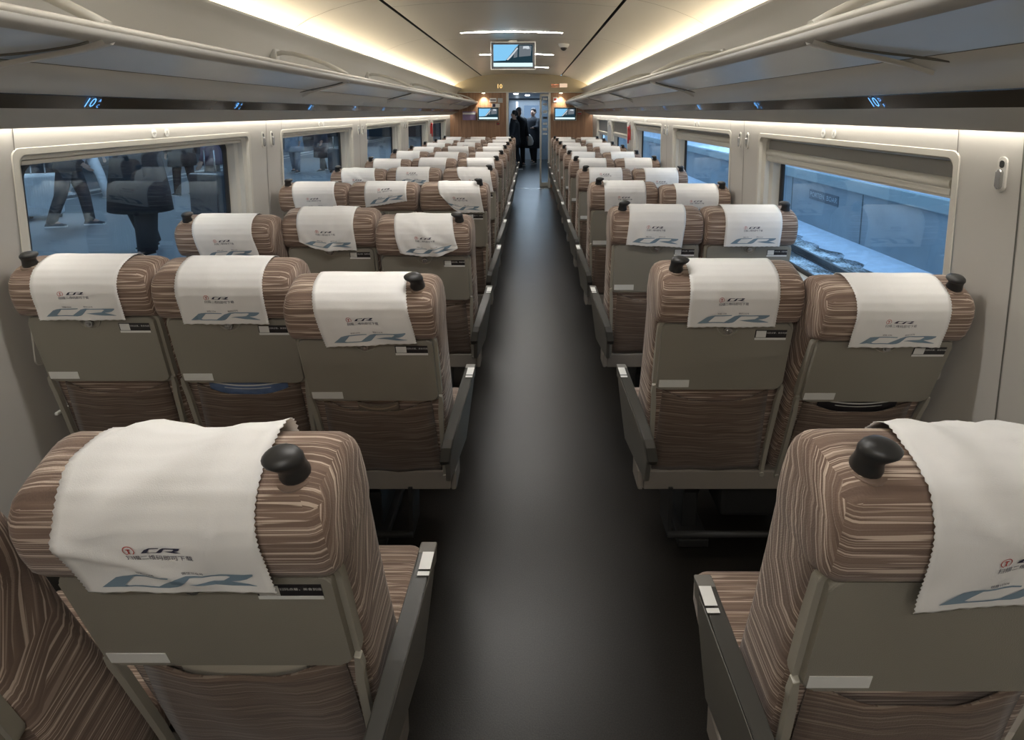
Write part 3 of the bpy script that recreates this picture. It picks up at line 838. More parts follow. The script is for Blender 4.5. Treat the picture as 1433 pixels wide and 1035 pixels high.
LOGO = [(0, 0), (.125, .80), (.175, .93), (.235, 1), (.475, 1), (.47, .9), (.24, .87), (.155, .18), (.18, .11), (.375, .11), (.51, .85), (.58, 1), (.998, 1), (.995, .85), (.95, .60), (.90, .48), (.845, .44), (1.0, .07), (.99, .04), (.84, .07), (.78, .12), (.58, .36), (.70, .46), (.80, .52), (.85, .80), (.83, .88), (.65, .88), (.60, .84), (.52, .20), (.49, .07), (.44, 0)]
def logo_bm(x0, q0, w, h, P, lift=.001, bm=None, mi=0):
    nb = bmesh.new()
    f = nb.faces.new([nb.verts.new((x0 + a * w, q0 + b * h, 0)) for a, b in LOGO])
    bmesh.ops.triangulate(nb, faces=nb.faces[:])
    n = max(2, int(w / .012))
    for i in range(1, n):
        bmesh.ops.bisect_plane(nb, geom=nb.verts[:] + nb.edges[:] + nb.faces[:], plane_co=(x0 + w * i / n, 0, 0), plane_no=(1, 0, 0))
    for i in range(1, 4):
        bmesh.ops.bisect_plane(nb, geom=nb.verts[:] + nb.edges[:] + nb.faces[:], plane_co=(0, q0 + h * i / 4, 0), plane_no=(0, 1, 0))
    for v in nb.verts: v.co = Vector(P(v.co.x, v.co.y, lift))
    return nb
def make_cover(st):
    P = mk_map(st); hw = st.get('hw', .143); Lq = st.get('len', .42)
    bm = bmesh.new(); ny = int(Lq / .0045); nx = 22; g = []
    for j in range(ny + 1):
        q = Lq * j / ny
        row = []
        for i in range(nx + 1):
            x = -hw + 2 * hw * i / nx
            if i in (0, nx): x += (.0013 if j % 2 else -.0013)
            row.append(bm.verts.new(P(x, q + (.0 if j else (.0025 if i % 2 else 0)))))
        g.append(row)
    for j in range(ny):
        for i in range(nx):
            f = bm.faces.new((g[j][i], g[j][i + 1], g[j + 1][i + 1], g[j + 1][i])); f.smooth = True
    root = obj('headrest_cover', bm, M['cloth'])
    sm = root.modifiers.new('thick', 'SOLIDIFY'); sm.thickness = .0008; sm.offset = 0
    o = obj('printed_logo', logo_bm(-.113, .018, .232, .030, P, .0016), M['logo_blue'], root)
    o['label'] = 'large blue grey CR mark'
    obj('printed_mark', logo_bm(-.027, .099, .058, .0095, P, .0018), M['ink'], root)
    f2 = lambda a, b: P(a, b, .0018)
    for tx, sz, cx_, cy_, nm in (('扫描二维码即可下载', .0108, -.003, .0885, 'printed_text'), ('铁路12306', .0065, -.036, .054, 'printed_caption'), ('微信公众号', .0065, .034, .054, 'printed_caption')):
        nb = bmesh.new(); put_text(nb, tx, sz, f2, cx_, cy_); obj(nm, nb, M['ink'], root)
    nb = bmesh.new()
    ro, ri = .0085, .0072; ccx, ccy = -.043, .104
    for k in range(20):
        if k in (14, 15, 16): continue
        a, b = 2 * PI * k / 20, 2 * PI * (k + 1) / 20
        nb.faces.new([nb.verts.new(P(ccx + r * math.cos(t), ccy + r * math.sin(t), .0018)) for r, t in ((ri, a), (ro, a), (ro, b), (ri, b))])
    for (x0, x1, y0, y1) in ((-.003, .003, .002, .004), (-.001, .001, -.005, .003), (-.003, .003, -.006, -.005)):
        nb.faces.new([nb.verts.new(P(ccx + a, ccy + b, .0018)) for a, b in ((x0, y0), (x1, y0), (x1, y1), (x0, y1))])
    obj('printed_emblem', nb, M['ink_red'], root)
    return root

# q at hem: profile starts at s=.60 ; hem at s=.60+q0
STY = {
 'straight': dict(q0=.095, seed=3, wr=.0022),
 'straight2': dict(q0=.090, seed=8, wr=.003, skew=.006),
 'right': dict(q0=.092, seed=5, wr=.003, skew=.030, tilt=.06),
 'left': dict(q0=.094, seed=11, wr=.003, skew=-.02, tilt=-.05),
 'tiltup': dict(q0=.150, seed=7, wr=.004, skew=.012, tilt=.16, sx=.02),
 'corner': dict(q0=.088, seed=9, wr=.006, skew=.035, cutl=.13, sx=.03),
 'cornerr': dict(q0=.088, seed=13, wr=.006, skew=.01, cutl=.05, sx=-.01),
 'pulled': dict(q0=.150, seed=15, wr=.003, tilt=-.03),
 'near_left': dict(q0=.092, seed=21, topw=1, wr=.011, skew=.012, sx=-.010, flare=.0),
 'near_right': dict(q0=.075, seed=22, topw=1, wr=.010, skew=.01, tilt=.10, sx=.03, cutr=.0),
 'wideflip': dict(q0=.105, seed=25, wr=.007, skew=.03, cutr=.05, cutl=.02),
}

# seat rows -----------------------------------------------------------------
COLX = {'A': -1.492, 'B': -1.020, 'C': -.527, 'D': .652, 'F': 1.130}
ROWY = [1.03, 1.93] + [1.93 + .985 * k for k in range(1, 10)]
protos = {'A': make_seat(-1, 0), 'B': make_seat(0, 0), 'C': make_seat(1, 1), 'D': make_seat(-1, -1), 'F': make_seat(1, 0)}
covers = {}
used_p, used_c = set(), set()
TH = {(0, 'C'): 18, (0, 'B'): 18, (0, 'D'): 13, (1, 'A'): 13, (1, 'B'): 14, (1, 'C'): 19, (1, 'D'): 13, (1, 'F'): 19.5,
      (2, 'A'): 17, (2, 'B'): 12, (2, 'C'): 18, (2, 'D'): 9.5, (2, 'F'): 10, (3, 'A'): 11, (3, 'B'): 10, (3, 'C'): 10, (3, 'D'): 9, (3, 'F'): 14}
CS = {(0, 'C'): 'near_left', (0, 'B'): 'straight', (0, 'D'): 'near_right', (1, 'A'): 'straight', (1, 'B'): 'straight2', (1, 'C'): 'right', (1, 'D'): 'straight', (1, 'F'): 'straight2',
      (2, 'A'): 'right', (2, 'B'): 'cornerr', (2, 'C'): 'wideflip', (2, 'D'): 'left', (2, 'F'): 'straight', (3, 'A'): 'right', (3, 'B'): 'tiltup', (3, 'C'): 'corner', (3, 'D'): 'straight2', (3, 'F'): 'straight',
      (4, 'A'): 'wideflip', (4, 'B'): 'pulled', (4, 'C'): 'corner', (4, 'D'): 'pulled', (4, 'F'): 'straight2'}
ORD = ['first', 'second', 'third', 'fourth', 'fifth', 'sixth', 'seventh', 'eighth', 'ninth', 'tenth', 'eleventh']
COLN = {'A': 'window column of the left block', 'B': 'middle column of the left block', 'C': 'aisle column of the left block', 'D': 'aisle column of the right block', 'F': 'window column of the right block'}
FEAT = {(0, 'B'): 'brown striped seat cut off by the left edge of the picture', (0, 'C'): 'brown striped seat, large in the left foreground beside the aisle', (0, 'D'): 'brown striped seat cut off at the lower right corner of the picture',
        (1, 'B'): 'striped second-row left middle seat with a blue-white magazine in its pocket', (1, 'F'): 'reclined striped right window seat, second row, black booklet in its pocket',
        (1, 'C'): 'striped second-row left aisle seat, leaning further back than its neighbours'}
CDESC = {'straight': 'hanging straight', 'straight2': 'hanging almost straight', 'right': 'hem slipped to the right', 'left': 'hem slipped to the left', 'tiltup': 'pulled up and tilted', 'corner': 'left corner folded up',
         'cornerr': 'left corner a little raised', 'pulled': 'hem pulled high', 'near_left': 'creased across its top', 'near_right': 'creased and slanting', 'wideflip': 'corners turned up'}
pos = {}
DX = {(0, 'D'): .012, (0, 'B'): .01, (1, 'A'): -.01}
DY = {(0, 'D'): -.09, (0, 'B'): -.14, (1, 'A'): .06, (1, 'B'): .06, (2, 'A'): -.04}
for r, Y in enumerate(ROWY):
    for c in 'ABCDF':
        if r == 0 and c in 'AF': continue
        th = R(TH.get((r, c), 10.5 + random.uniform(-1.5, 2.5)))
        p = protos[c]
        s = p if c not in used_p else copy_tree(p); used_p.add(c)
        Y = ROWY[r] + DY.get((r, c), 0)
        X_ = COLX[c] + DX.get((r, c), 0)
        s.location = (X_, Y, 0)
        set_recline(s, th)
        lab = 'brown striped seat, %s, %s row from the camera' % (COLN[c].replace(' of the', ','), ORD[r])
        if (r, c) in FEAT: lab = FEAT[(r, c)]
        tag(s, lab, 'seat', 'seats of the left three-seat block' if c in 'ABC' else 'seats of the right two-seat block')
        st = CS.get((r, c)) or random.choice(['straight', 'straight', 'straight2', 'right', 'left', 'pulled', 'cornerr'])
        if st not in covers: covers[st] = make_cover(STY[st]); cv = covers[st]
        else: cv = copy_tree(covers[st])
        cv.location = (X_, Y, HS); cv.rotation_euler = (th, 0, 0)
        tag(cv, 'white cover, %s, on %s-row seat, %s' % (CDESC[st], ORD[r], COLN[c].replace(' of the', ',')), 'headrest cover',
            'headrest covers on the left block' if c in 'ABC' else 'headrest covers on the right block')
        pos[(r, c)] = (X_, Y, th)

# base frames under each group of seats ---------------------------------------
def make_base(x0, x1, aisle):
    root = empty('seat_base', ((x0 + x1) / 2, 0, 0)); w = (x1 - x0) / 2
    obj('rear_beam', box(-w, w, -.062, -.022, .277, .355, .006), M['frame'], root)
    obj('front_beam', box(-w * .85, w * .85, .27, .30, .27, .31, .006), M['frame'], root)
    obj('seat_pan', box(-w + .05, w - .05, -.02, .29, .285, .312, .004), M['frame'], root)
    xs = w * aisle
    obj('end_plate', box(min(xs, xs + aisle * .022), max(xs, xs + aisle * .022), -.065, .04, .277, .358, .008), M['frame'], root)
    for sx in (-1, 1):
        bm = bmesh.new(); xx = sx * w * .55
        slab(bm, [(-.02, .285), (.36, .285), (.30, .18), (.28, .03), (.05, .03), (.05, .18)], xx - .03, xx + .03, lambda a, b, t: (t, a, b), bev=.006)
        bx(bm, xx - .06, xx + .06, -.02, .38, 0, .035, .006)
        obj('leg', bm, M['under'], root)
    obj('drive_box', box(-w * .3, w * .3, .04, .30, .08, .28, .02), M['under'], root)
    bm = bmesh.new(); tube(bm, [(-w * .8, -.07, .10), (w * .8, -.07, .10)], .012, 10)
    bx(bm, -w * .8, -w * .8 + .015, -.07, .05, .09, .29); bx(bm, w * .8 - .015, w * .8, -.07, .05, .09, .29)
    obj('foot_bar', bm, M['under'], root)
    return root
bl = make_base(-1.73, -.298, 1); br = make_base(.424, 1.365, -1)
ul = ur = False
for r, Y in enumerate(ROWY):
    b = bl if not ul else copy_tree(bl); ul = True
    b.location.y = Y; tag(b, 'metal base frame under the left three seats, %s row from the camera' % ORD[r], 'seat frame', 'seat base frames')
    b = br if not ur else copy_tree(br); ur = True
    b.location.y = Y; tag(b, 'metal base frame under the right two seats, %s row from the camera' % ORD[r], 'seat frame', 'seat base frames')

# magazines in pockets ---------------------------------------------------------
def in_pocket(name, key, w, top, mats, label, bulge=.009, kind='mag', cat='magazine'):
    x, Y, th = pos[key]
    bm = bmesh.new(); n = 12; g = []
    for j in range(5):
        v = j / 4; row = []
        for i in range(n + 1):
            u = -1 + 2 * i / n
            s = .30 + v * (top - .30) - .012 * (1 - u * u) * v
            row.append((u * w, -.043 - bulge * (1 - u * u) * v, s))
        g.append(row)
    V = [[bm.verts.new(p) for p in row] for row in g]
    V2 = [[bm.verts.new((p[0], p[1] + .006, p[2])) for p in row] for row in g]
    for A in (V, V2):
        for j in range(4):
            for i in range(n): bm.faces.new((A[j][i], A[j][i + 1], A[j + 1][i + 1], A[j + 1][i]))
    for i in range(n): bm.faces.new((V[4][i], V[4][i + 1], V2[4][i + 1], V2[4][i]))
    o = obj(name, bm, mats[0], loc=(x, Y, HS), rot=(th, 0, 0)); tag(o, label, cat)
    if len(mats) > 1:
        bm = bmesh.new()
        for dz, hh, ww in ((-.010, .006, .92), (-.026, .003, .6)):
            A = []
            for i in range(n + 1):
                u = (-1 + 2 * i / n) * ww; t = -.043 - bulge * (1 - u * u) ; sag = .012 * (1 - u * u)
                A.append((bm.verts.new((u * w, t - .0006, top - sag + dz)), bm.verts.new((u * w, t - .0006, top - sag + dz - hh))))
            for a, b in zip(A, A[1:]): bm.faces.new((a[0], b[0], b[1], a[1]))
        obj('cover_print', bm, mats[1], o)
    return o
in_pocket('magazine', (0, 'C'), .115, .405, [plain('cream paper', (.50, .46, .38), .6)], 'cream paper folder in the pocket of the large left foreground seat')
in_pocket('magazine', (1, 'B'), .14, .425, [plain('blue magazine cover', (.12, .18, .32), .4, noise=(25, .5)), M['label_white']], 'blue-white magazine in the seat pocket beneath the middle left tray')
in_pocket('booklet', (1, 'F'), .135, .425, [M['label_black'], M['label_white']], 'black booklet with white lines in the right window seat pocket', cat='booklet')
in_pocket('magazine', (1, 'C'), .07, .395, [plain('dull brown paper', (.20, .16, .12), .6), plain('tan edge', (.35, .28, .2), .6)], 'dull brown leaflet in the pocket of the second-row left aisle seat')

# small bottle standing on the window sill beyond the second row left window seat
bm = bmesh.new()
tube(bm, [(0, 0, 0), (0, 0, .01), (0, 0, .05), (0, 0, .07), (0, 0, .085)], [.018, .02, .02, .016, .014], 16)
o = obj('cup', bm, M['label_white'], None, True, loc=(wx(-1, 1.625), 2.62, .811)); tag(o, 'small white cup on the sill of the nearest left window', 'cup')

# short pale rail ends low on both walls
for side, nm in ((-1, 'left'), (1, 'right')):
    X = wx(side, 1.585); a = X - side * .012
    bm = bmesh.new(); bx(bm, min(X, a), max(X, a), 1.90, 1.99, .555, .567, .003)
    o = obj('wall_clip', bm, M['label_white']); tag(o, 'short pale metal strip low on the %s wall' % nm, 'wall fitting')

# coat hooks -------------------------------------------------------------------
def make_hook(side):
    root = empty('coat_hook')
    bm = bmesh.new()
    slab(bm, rrect(.0155, .052, .0154, 8), 0, -side * .006, lambda a, b, t: (t, a, b), bev=.002)
    obj('hook_plate', bm, M['rackgrey'], root, False)
    bm = bmesh.new()
    slab(bm, rrect(.0085, .030, .0084, 6, 0, -.014), -side * .006, -side * .016, lambda a, b, t: (t, a, b), bev=.003)
    obj('hook', bm, M['chrome'], root)
    bm = bmesh.new()
    slab(bm, rrect(.0075, .011, .0074, 6, 0, .030), -side * .006, -side * .0075, lambda a, b, t: (t, a, b))
    obj('hook_slot', bm, M['black'], root)
    return root
for side, nm in ((-1, 'left'), (1, 'right')):
    hk = make_hook(side); first = True
    ys = []
    for k in range(5):
        a = WINS[side][k][0]; yc = a - .235 if side > 0 else a - .21
        ys += [(yc - .062, k, 'near'), (yc + .062, k, 'far')]
    for yy, k, w_ in ys:
        h = hk if first else copy_tree(hk); first = False
        z = 1.50
        h.location = (wx(side, wall_w(z)), yy, z)
        tag(h, '%s hook of the pair on the %s wall pillar before window %s from the camera' % (w_, nm, ORD[k]), 'coat hook', 'coat hooks on the window pillars')

# red emergency hammers
for side, y, lab in ((1, 7.55, 'red emergency hammer hanging between the far right windows'), (-1, 9.72, 'red emergency hammer on the far left wall pillar')):
    root = empty('emergency_hammer', (wx(side, wall_w(1.35)), y, 1.30)); tag(root, lab, 'hammer')
    obj('holder', box(*sorted((0, -side * .015)), -.04, .04, 0, .2, .004), M['red'], root)
    bm = bmesh.new(); x = -side * .028; tube(bm, [(x, 0, -.05), (x, 0, .16)], .011, 10); tube(bm, [(x, -.045, .17), (x, .045, .17)], .014, 10)
    obj('hammer', bm, M['red'], root)

# ------------------------------------------------------------------ people
def person(loc, rz, label, h=1.70, legs=((8, 5), (-8, 8)), arms=((10, 15), (-10, 15)), coat=(.03, .03, .035), hem=.80, wide=1.0,
           trousers=(.03, .03, .04), shoes=(.05, .05, .05), hairc=None, group=None, lw=1.0):
    k = h / 1.72
    root = empty('person', loc, rz); tag(root, label, 'person', group)
    key = ('p', coat, trousers, shoes)
    def cm(nm, c): 
        n = '%s %.2f %.2f %.2f' % (nm, *c)
        return bpy.data.materials.get(n) or plain(n, c, .8, noise=(14, .15))
    J = {}
    for i, sx in enumerate((-1, 1)):
        a, kb = legs[i]; a, kb = R(a), R(kb)
        hip = Vector((sx * (.09 + .07 * (lw - 1)), 0, .90)); kn = hip + Vector((sx * .01, math.sin(a) * .43, -math.cos(a) * .43))
        an = kn + Vector((0, math.sin(a - kb) * .40, -math.cos(a - kb) * .40))
        J[sx] = [hip, kn, an]
    low = min(J[-1][2].z, J[1][2].z) - .085
    off = Vector((0, 0, -low))
    for sx in J: J[sx] = [p + off for p in J[sx]]
    z0 = -low
    bm = bmesh.new(); V = []; rad = []
    def add(p, r, prev=None):
        v = bm.verts.new(Vector(p) * k); V.append(v); rad.append(r if isinstance(r, tuple) else (r, r))
        if prev is not None: bm.edges.new((V[prev], v))
        return len(V) - 1
    pel = add((0, 0, .95 + z0), (.13, .10)); ch = add((0, 0, 1.22 + z0), (.14, .10), pel); nb = add((0, -.01, 1.42 + z0), (.09, .08), ch)
    nk = add((0, .0, 1.50 + z0), .052, nb); h1 = add((0, .02, 1.57 + z0), (.066, .078), nk); h2 = add((0, .02, 1.65 + z0), (.076, .092), h1); h3 = add((0, .01, 1.72 + z0), (.05, .06), h2)
    add((0, .115, 1.615 + z0), .010, h2)
    for sx in (-1, 1): add((sx * .085, .0, 1.63 + z0), .014, h2)
    W = {}
    for i, sx in enumerate((-1, 1)):
        hip, kn, an = J[sx]
        a = add(hip, .085, pel); a = add((hip + kn) / 2, .075, a); a = add(kn, .055, a); a = add((kn + an) / 2 + Vector((0, -.02, 0)), .052, a); a = add(an, .036, a)
        add(an + Vector((0, .12, -.05)), .034, a)
        sw, bd = arms[i]; sw, bd = R(sw), R(bd)
        sh = Vector((sx * .175, -.01, 1.39 + z0)); el = sh + Vector((sx * .05, math.sin(sw) * .28, -math.cos(sw) * .28)); wr = el + Vector((0, math.sin(sw + bd) * .25, -math.cos(sw + bd) * .25))
        a = add(sh, .06, nb); a = add(el, .042, a); a = add(wr, .026, a)
        d = (wr - el).normalized(); pm = wr + d * .07; b_ = add(pm, (.016, .036), a)
        fw = Vector((0, d.z * -1, d.y)).normalized() if False else Vector((0, 1, 0))
        for q, (ln, o_) in enumerate(((.062, -.03), (.072, -.010), (.068, .010), (.052, .028))):
            p1 = pm + Vector((0, o_, 0)) + d * .03; c_ = add(p1, .009, b_); c_ = add(p1 + d * ln * .5 + Vector((-sx * .006, 0, 0)), .0085, c_); add(p1 + d * ln * .9 + Vector((-sx * .02, 0, 0)), .008, c_)
        t1 = add(wr + d * .03 + Vector((-sx * .012, .035, 0)), .010, a); add(wr + d * .065 + Vector((-sx * .02, .05, 0)), .009, t1)
        W[sx] = (sh, el, wr, pm)
    me = bpy.data.meshes.new('body'); bm.to_mesh(me); bm.free()
    bo = bpy.data.objects.new('body', me); link(bo, root); me.materials.append(M['skin'])
    bo.modifiers.new('skin', 'SKIN'); sv = me.skin_vertices[0].data
    for i, r in enumerate(rad): sv[i].radius = (r[0] * k, r[1] * k); sv[i].use_root = (i == 0)
    sb = bo.modifiers.new('sub', 'SUBSURF'); sb.levels = 1; sb.render_levels = 1
    # face
    bm = bmesh.new()
    for sx in (-1, 1): cyl(bm, Vector((sx * .03, .098, 1.655 + z0)) * k, (0, 1, 0), .009, .008, 10)
    obj('eyes', bm, M['ink'], root)
    bm = bmesh.new(); bx(bm, -.022 * k, .022 * k, .085 * k, .098 * k, (1.572 + z0) * k, (1.580 + z0) * k, .003); obj('mouth', bm, M['ink_red'], root)
    def ell(z, rx, ry, cy=0, n=20, fl=0):
        return [Vector((rx * math.cos(2 * PI * t / n), cy + ry * math.sin(2 * PI * t / n), z + z0)) * k for t in range(n)]
    bm = bmesh.new()
    loft(bm, [ell(1.60, .084, .07, -.035), ell(1.66, .092, .088, -.02), ell(1.71, .088, .088, -.008), ell(1.755, .062, .064, 0), ell(1.772, .025, .03, 0)])
    obj('hair', bm, M['hair'] if not hairc else cm('hair', hairc), root, True)
    # coat
    bm = bmesh.new(); w = wide
    hz = hem - z0
    rg = [ell(1.50, .065, .07, 0), ell(1.455, .12 * w, .09, 0), ell(1.41, .19 * w, .115 * w, 0), ell(1.32, .205 * w, .135 * w, 0), ell(1.12, .185 * w, .135 * w, 0), ell(.98, .20 * w, .145 * w, 0)]
    if hem < .85: rg += [ell((.98 + hz) / 2, .225 * w, .165 * w, 0)]
    rg += [ell(hz, .24 * w if hem < .7 else .205 * w, .175 * w if hem < .7 else .15 * w), ell(hz + .01, .19 * w, .13 * w)]
    loft(bm, rg, cap0=True, cap1=True)
    for sx in (-1, 1):
        sh, el, wr, pm = W[sx]
        tube(bm, [p * k for p in (sh + Vector((-sx * .03, 0, .01)), sh, (sh + el) / 2, el, (el + wr) / 2, wr)], [q * w * k for q in (.06, .075, .066, .06, .054, .045)], 12)
    co = obj('coat', bm, cm('coat cloth', coat), root, True)
    bm = bmesh.new()
    loft(bm, [ell(1.02, .165, .125), ell(.92, .18, .13), ell(.84, .15, .11)])
    for sx in (-1, 1):
        hip, kn, an = J[sx]
        tube(bm, [p * k for p in (hip + Vector((0, 0, .03)), (hip + kn) / 2, kn, (kn + an) / 2, an + Vector((0, 0, -.02)))], [q * k * lw for q in (.098, .092, .076, .070, .064)], 14)
    obj('trousers', bm, cm('trouser cloth', trousers), root, True)
    for sx in (-1, 1):
        an = J[sx][2]; bm = bmesh.new(); rings = []
        for y, hw, ht in ((-.075, .03, .05), (-.06, .038, .075), (-.01, .040, .085), (.05, .042, .07), (.12, .045, .055), (.17, .038, .04), (.19, .022, .025)):
            rings.append([(Vector((an.x + hw * math.cos(t), an.y + y, max(-.0, an.z - .085 + ht * .5 + ht * .5 * math.sin(t))))) * k for t in [2 * PI * q / 14 for q in range(14)]])
        loft(bm, rings); so = obj('shoe', bm, cm('shoe', shoes), root, True)
        bm = bmesh.new(); za = (an.z - .085) * k
        slab(bm, [(a * k + an.x * k, b * k + an.y * k) for a, b in ((-.036, -.075), (.036, -.075), (.046, .08), (.036, .18), (0, .2), (-.036, .18), (-.046, .08))], za - .0, za + .022, lambda a, b, t: (a, b, t))
        obj('sole', bm, M['label_white'], so)
    root.location.z = loc[2]
    return root

def suitcase(loc, rz, label, col, w=.46, h=.68, d=.28, ribs=True):
    root = empty('suitcase', loc, rz); tag(root, label, 'suitcase')
    m = plain('suitcase shell %.2f' % col[0], col, .35)
    bm = bmesh.new(); bx(bm, -w / 2, w / 2, -d / 2, d / 2, .06, .06 + h, .05, 4)
    if ribs:
        n = int(w / .035)
        for i in range(n):
            x = -w / 2 + .05 + (w - .1) * i / (n - 1)
            for sy in (-1, 1): bx(bm, x - .008, x + .008, sy * d / 2 - .006, sy * d / 2 + .006, .10, .02 + h, .004)
    obj('shell', bm, m, root)
    for sx in (-1, 1):
        for sy in (-1, 1):
            bm = bmesh.new(); cyl(bm, (sx * (w / 2 - .06), sy * (d / 2 - .05), .028), (1, 0, 0), .028, .03, 14); obj('wheel', bm, M['black'], root)
    bm = bmesh.new()
    tube(bm, [(-.09, 0, .05 + h), (-.09, 0, h + .40), (.09, 0, h + .40), (.09, 0, .05 + h)], .010, 8); obj('pull_handle', bm, M['chrome'], root)
    return root

# ------------------------------------------------------------------ outside, left: the platform
PL = plain('blue grey platform paving', (.24, .26, .28), .55, noise=(1.5, .12))
pf = struct(obj('platform', box(-13.5, -2.12, -10, 46, -.30, 0), PL), 'blue-lit station platform outside the left windows')
obj('white_line', box(-9.62, -9.40, -10, 46, 0, .004), M['label_white'], pf)
obj('white_line', box(-9.05, -8.97, -10, 46, 0, .004), M['label_white'], pf)
dkw = plain('dark station wall', (.05, .055, .065), .6, noise=(1, .4))
struct(obj('wall_station', box(-13.9, -13.5, -10, 46, 0, 4.2), dkw))
for y in (6.0, 15.5, 25.0):
    bm = bmesh.new(); tube(bm, [(0, 0, 0), (0, 0, 3.99)], .34, 24); bx(bm, -.42, .42, -.42, .42, 0, .12, .02)
    o = obj('station_column', bm, plain('column grey', (.22, .24, .26), .5), loc=(-11.2, y, 0)); tag(o, 'round grey platform column, the %s one' % {6.0: 'nearest', 15.5: 'middle', 25.0: 'farthest'}[y], 'column', 'platform columns')
person((-6.75, 7.9, 0), R(-75), 'person in dark jacket and black trousers walking beside the white suitcase outside', legs=((15, 8), (-12, 10)), arms=((-25, 10), (22, 25)), coat=(.035, .04, .05), hem=.84, trousers=(.035, .04, .05), shoes=(.06, .06, .07))
suitcase((-7.75, 8.5, 0), R(20), 'white ribbed suitcase on the platform outside the nearest left window', (.75, .77, .78), .50, .66, .28)
person((-4.62, 6.35, 0), R(160), 'person in a wide black knee-length coat close outside the nearest left window', h=1.76, legs=((6, 4), (-9, 8)), arms=((6, 10), (-6, 12)), coat=(.018, .022, .028), hem=.52, wide=1.62, lw=1.55, trousers=(.016, .018, .025), shoes=(.02, .02, .025))
person((-8.7, 10.6, 0), R(-100), 'person in white trousers walking in the background of the platform', legs=((26, 10), (-24, 16)), coat=(.40, .42, .46), hem=.86, trousers=(.62, .64, .66), shoes=(.55, .56, .58))
person((-9.6, 9.6, 0), R(-60), 'person in a dark grey coat standing behind the white suitcase', coat=(.05, .055, .06), hem=.7, trousers=(.04, .045, .05))
suitcase((-4.95, 8.35, 0), R(-12), 'large dark suitcase on the platform at the far end of the nearest left window', (.045, .05, .06), .56, .70, .32, False)
person((-5.35, 9.1, 0), R(120), 'person in a dusky pink jacket standing behind the large dark suitcase', coat=(.16, .10, .13), hem=.82, trousers=(.03, .035, .045), wide=1.1)
person((-7.0, 10.9, 0), R(60), 'person in a black coat in the background between the coat wearer and the suitcase', coat=(.02, .022, .03), hem=.62, trousers=(.02, .02, .03), wide=1.15)
person((-6.6, 15.2, 0), R(180), 'person in a pale blue coat seen through the second left window', coat=(.30, .38, .46), hem=.60, trousers=(.2, .25, .3), wide=1.15)
person((-6.0, 15.6, 0), R(150), 'person in a long dark grey coat seen through the second left window', coat=(.06, .065, .08), hem=.40, trousers=(.04, .04, .05), wide=1.1)
suitcase((-5.45, 15.3, 0), R(10), 'dark grey suitcase seen through the second left window', (.07, .075, .085), .48, .62, .28, False)
person((-5.0, 15.9, 0), R(200), 'person in a navy coat at the far side of the second left window', coat=(.035, .045, .07), hem=.75, trousers=(.05, .05, .06))
# unseen lamps added over the platform to brighten it
struct(obj('wall_sky_block', box(-13.9, -2.3, 38, 38.3, -.3, 4.2), dkw))  # added dark wall, shuts off the bright sky behind the far windows
struct(obj('canopy', box(-13.5, -3.2, -10, 46, 3.98, 4.12), dkw), 'dark platform canopy on the left')
for y, w_ in ((2, 'nearest'), (9, 'second'), (16, 'third'), (23, 'farthest')):
    o = obj('added_platform_lamp', box(-7.6, -7.3, y - .9, y + .9, 3.9, 3.98, .01), emit('added cool platform lamp', (.66, .84, 1.0), 9.0)); tag(o, 'long added cool platform lamp out of view on the left, the %s one' % w_, 'light', 'added platform lamps')

# ------------------------------------------------------------------ outside, right: track and opposite platform
bal, nt, bb = new_mat('ballast with snow')
tc = nt.nodes.new('ShaderNodeTexCoord'); n1 = nt.nodes.new('ShaderNodeTexNoise'); n1.inputs['Scale'].default_value = 1.3; n1.inputs['Detail'].default_value = 9; n1.inputs['Roughness'].default_value = .7
n2 = nt.nodes.new('ShaderNodeTexNoise'); n2.inputs['Scale'].default_value = 22; n2.inputs['Detail'].default_value = 3
rp = nt.nodes.new('ShaderNodeValToRGB'); rp.color_ramp.elements[0].position = .47; rp.color_ramp.elements[0].color = (.045, .05, .055, 1); rp.color_ramp.elements[1].position = .60; rp.color_ramp.elements[1].color = (.55, .62, .70, 1)
ad = nt.nodes.new('ShaderNodeMath'); ad.operation = 'MULTIPLY_ADD'; ad.inputs[1].default_value = .35; 
nt.links.new(tc.outputs['Object'], n1.inputs['Vector']); nt.links.new(tc.outputs['Object'], n2.inputs['Vector'])
nt.links.new(n2.outputs['Fac'], ad.inputs[0]); ad2 = nt.nodes.new('ShaderNodeMath'); ad2.operation = 'MULTIPLY'; ad2.inputs[1].default_value = .68
nt.links.new(n1.outputs['Fac'], ad2.inputs[0]); nt.links.new(ad2.outputs[0], ad.inputs[2]); nt.links.new(ad.outputs[0], rp.inputs[0]); nt.links.new(rp.outputs[0], bb.inputs['Base Color'])
bb.inputs['Roughness'].default_value = .9
ZG = -1.68
struct(obj('ground', box(1.9, 8.2, -10, 60, ZG - .3, ZG), bal), 'snow-dusted ballast beside the train')
bm = bmesh.new()
NY = 200; prev = None
for i in range(NY + 1):
    y = -6 + 50 * i / NY; e = 7.32 + .10 * math.sin(i * 1.7) + .06 * math.sin(i * .61 + 1) + random.uniform(-.05, .05)
    row = [bm.verts.new((8.2, y, ZG + .10)), bm.verts.new((7.8, y, ZG + .09 + random.uniform(-.02, .02))), bm.verts.new((e + .1, y, ZG + .05)), bm.verts.new((e, y, ZG - .01))]
    if prev:
        for j in range(3): bm.faces.new((prev[j], row[j], row[j + 1], prev[j + 1]))
    prev = row
sn = obj('snow_bank', bm, M['snow']); sn['kind'] = 'stuff'; sn['label'] = 'strip of snow along the foot of the opposite platform'; sn['category'] = 'snow'
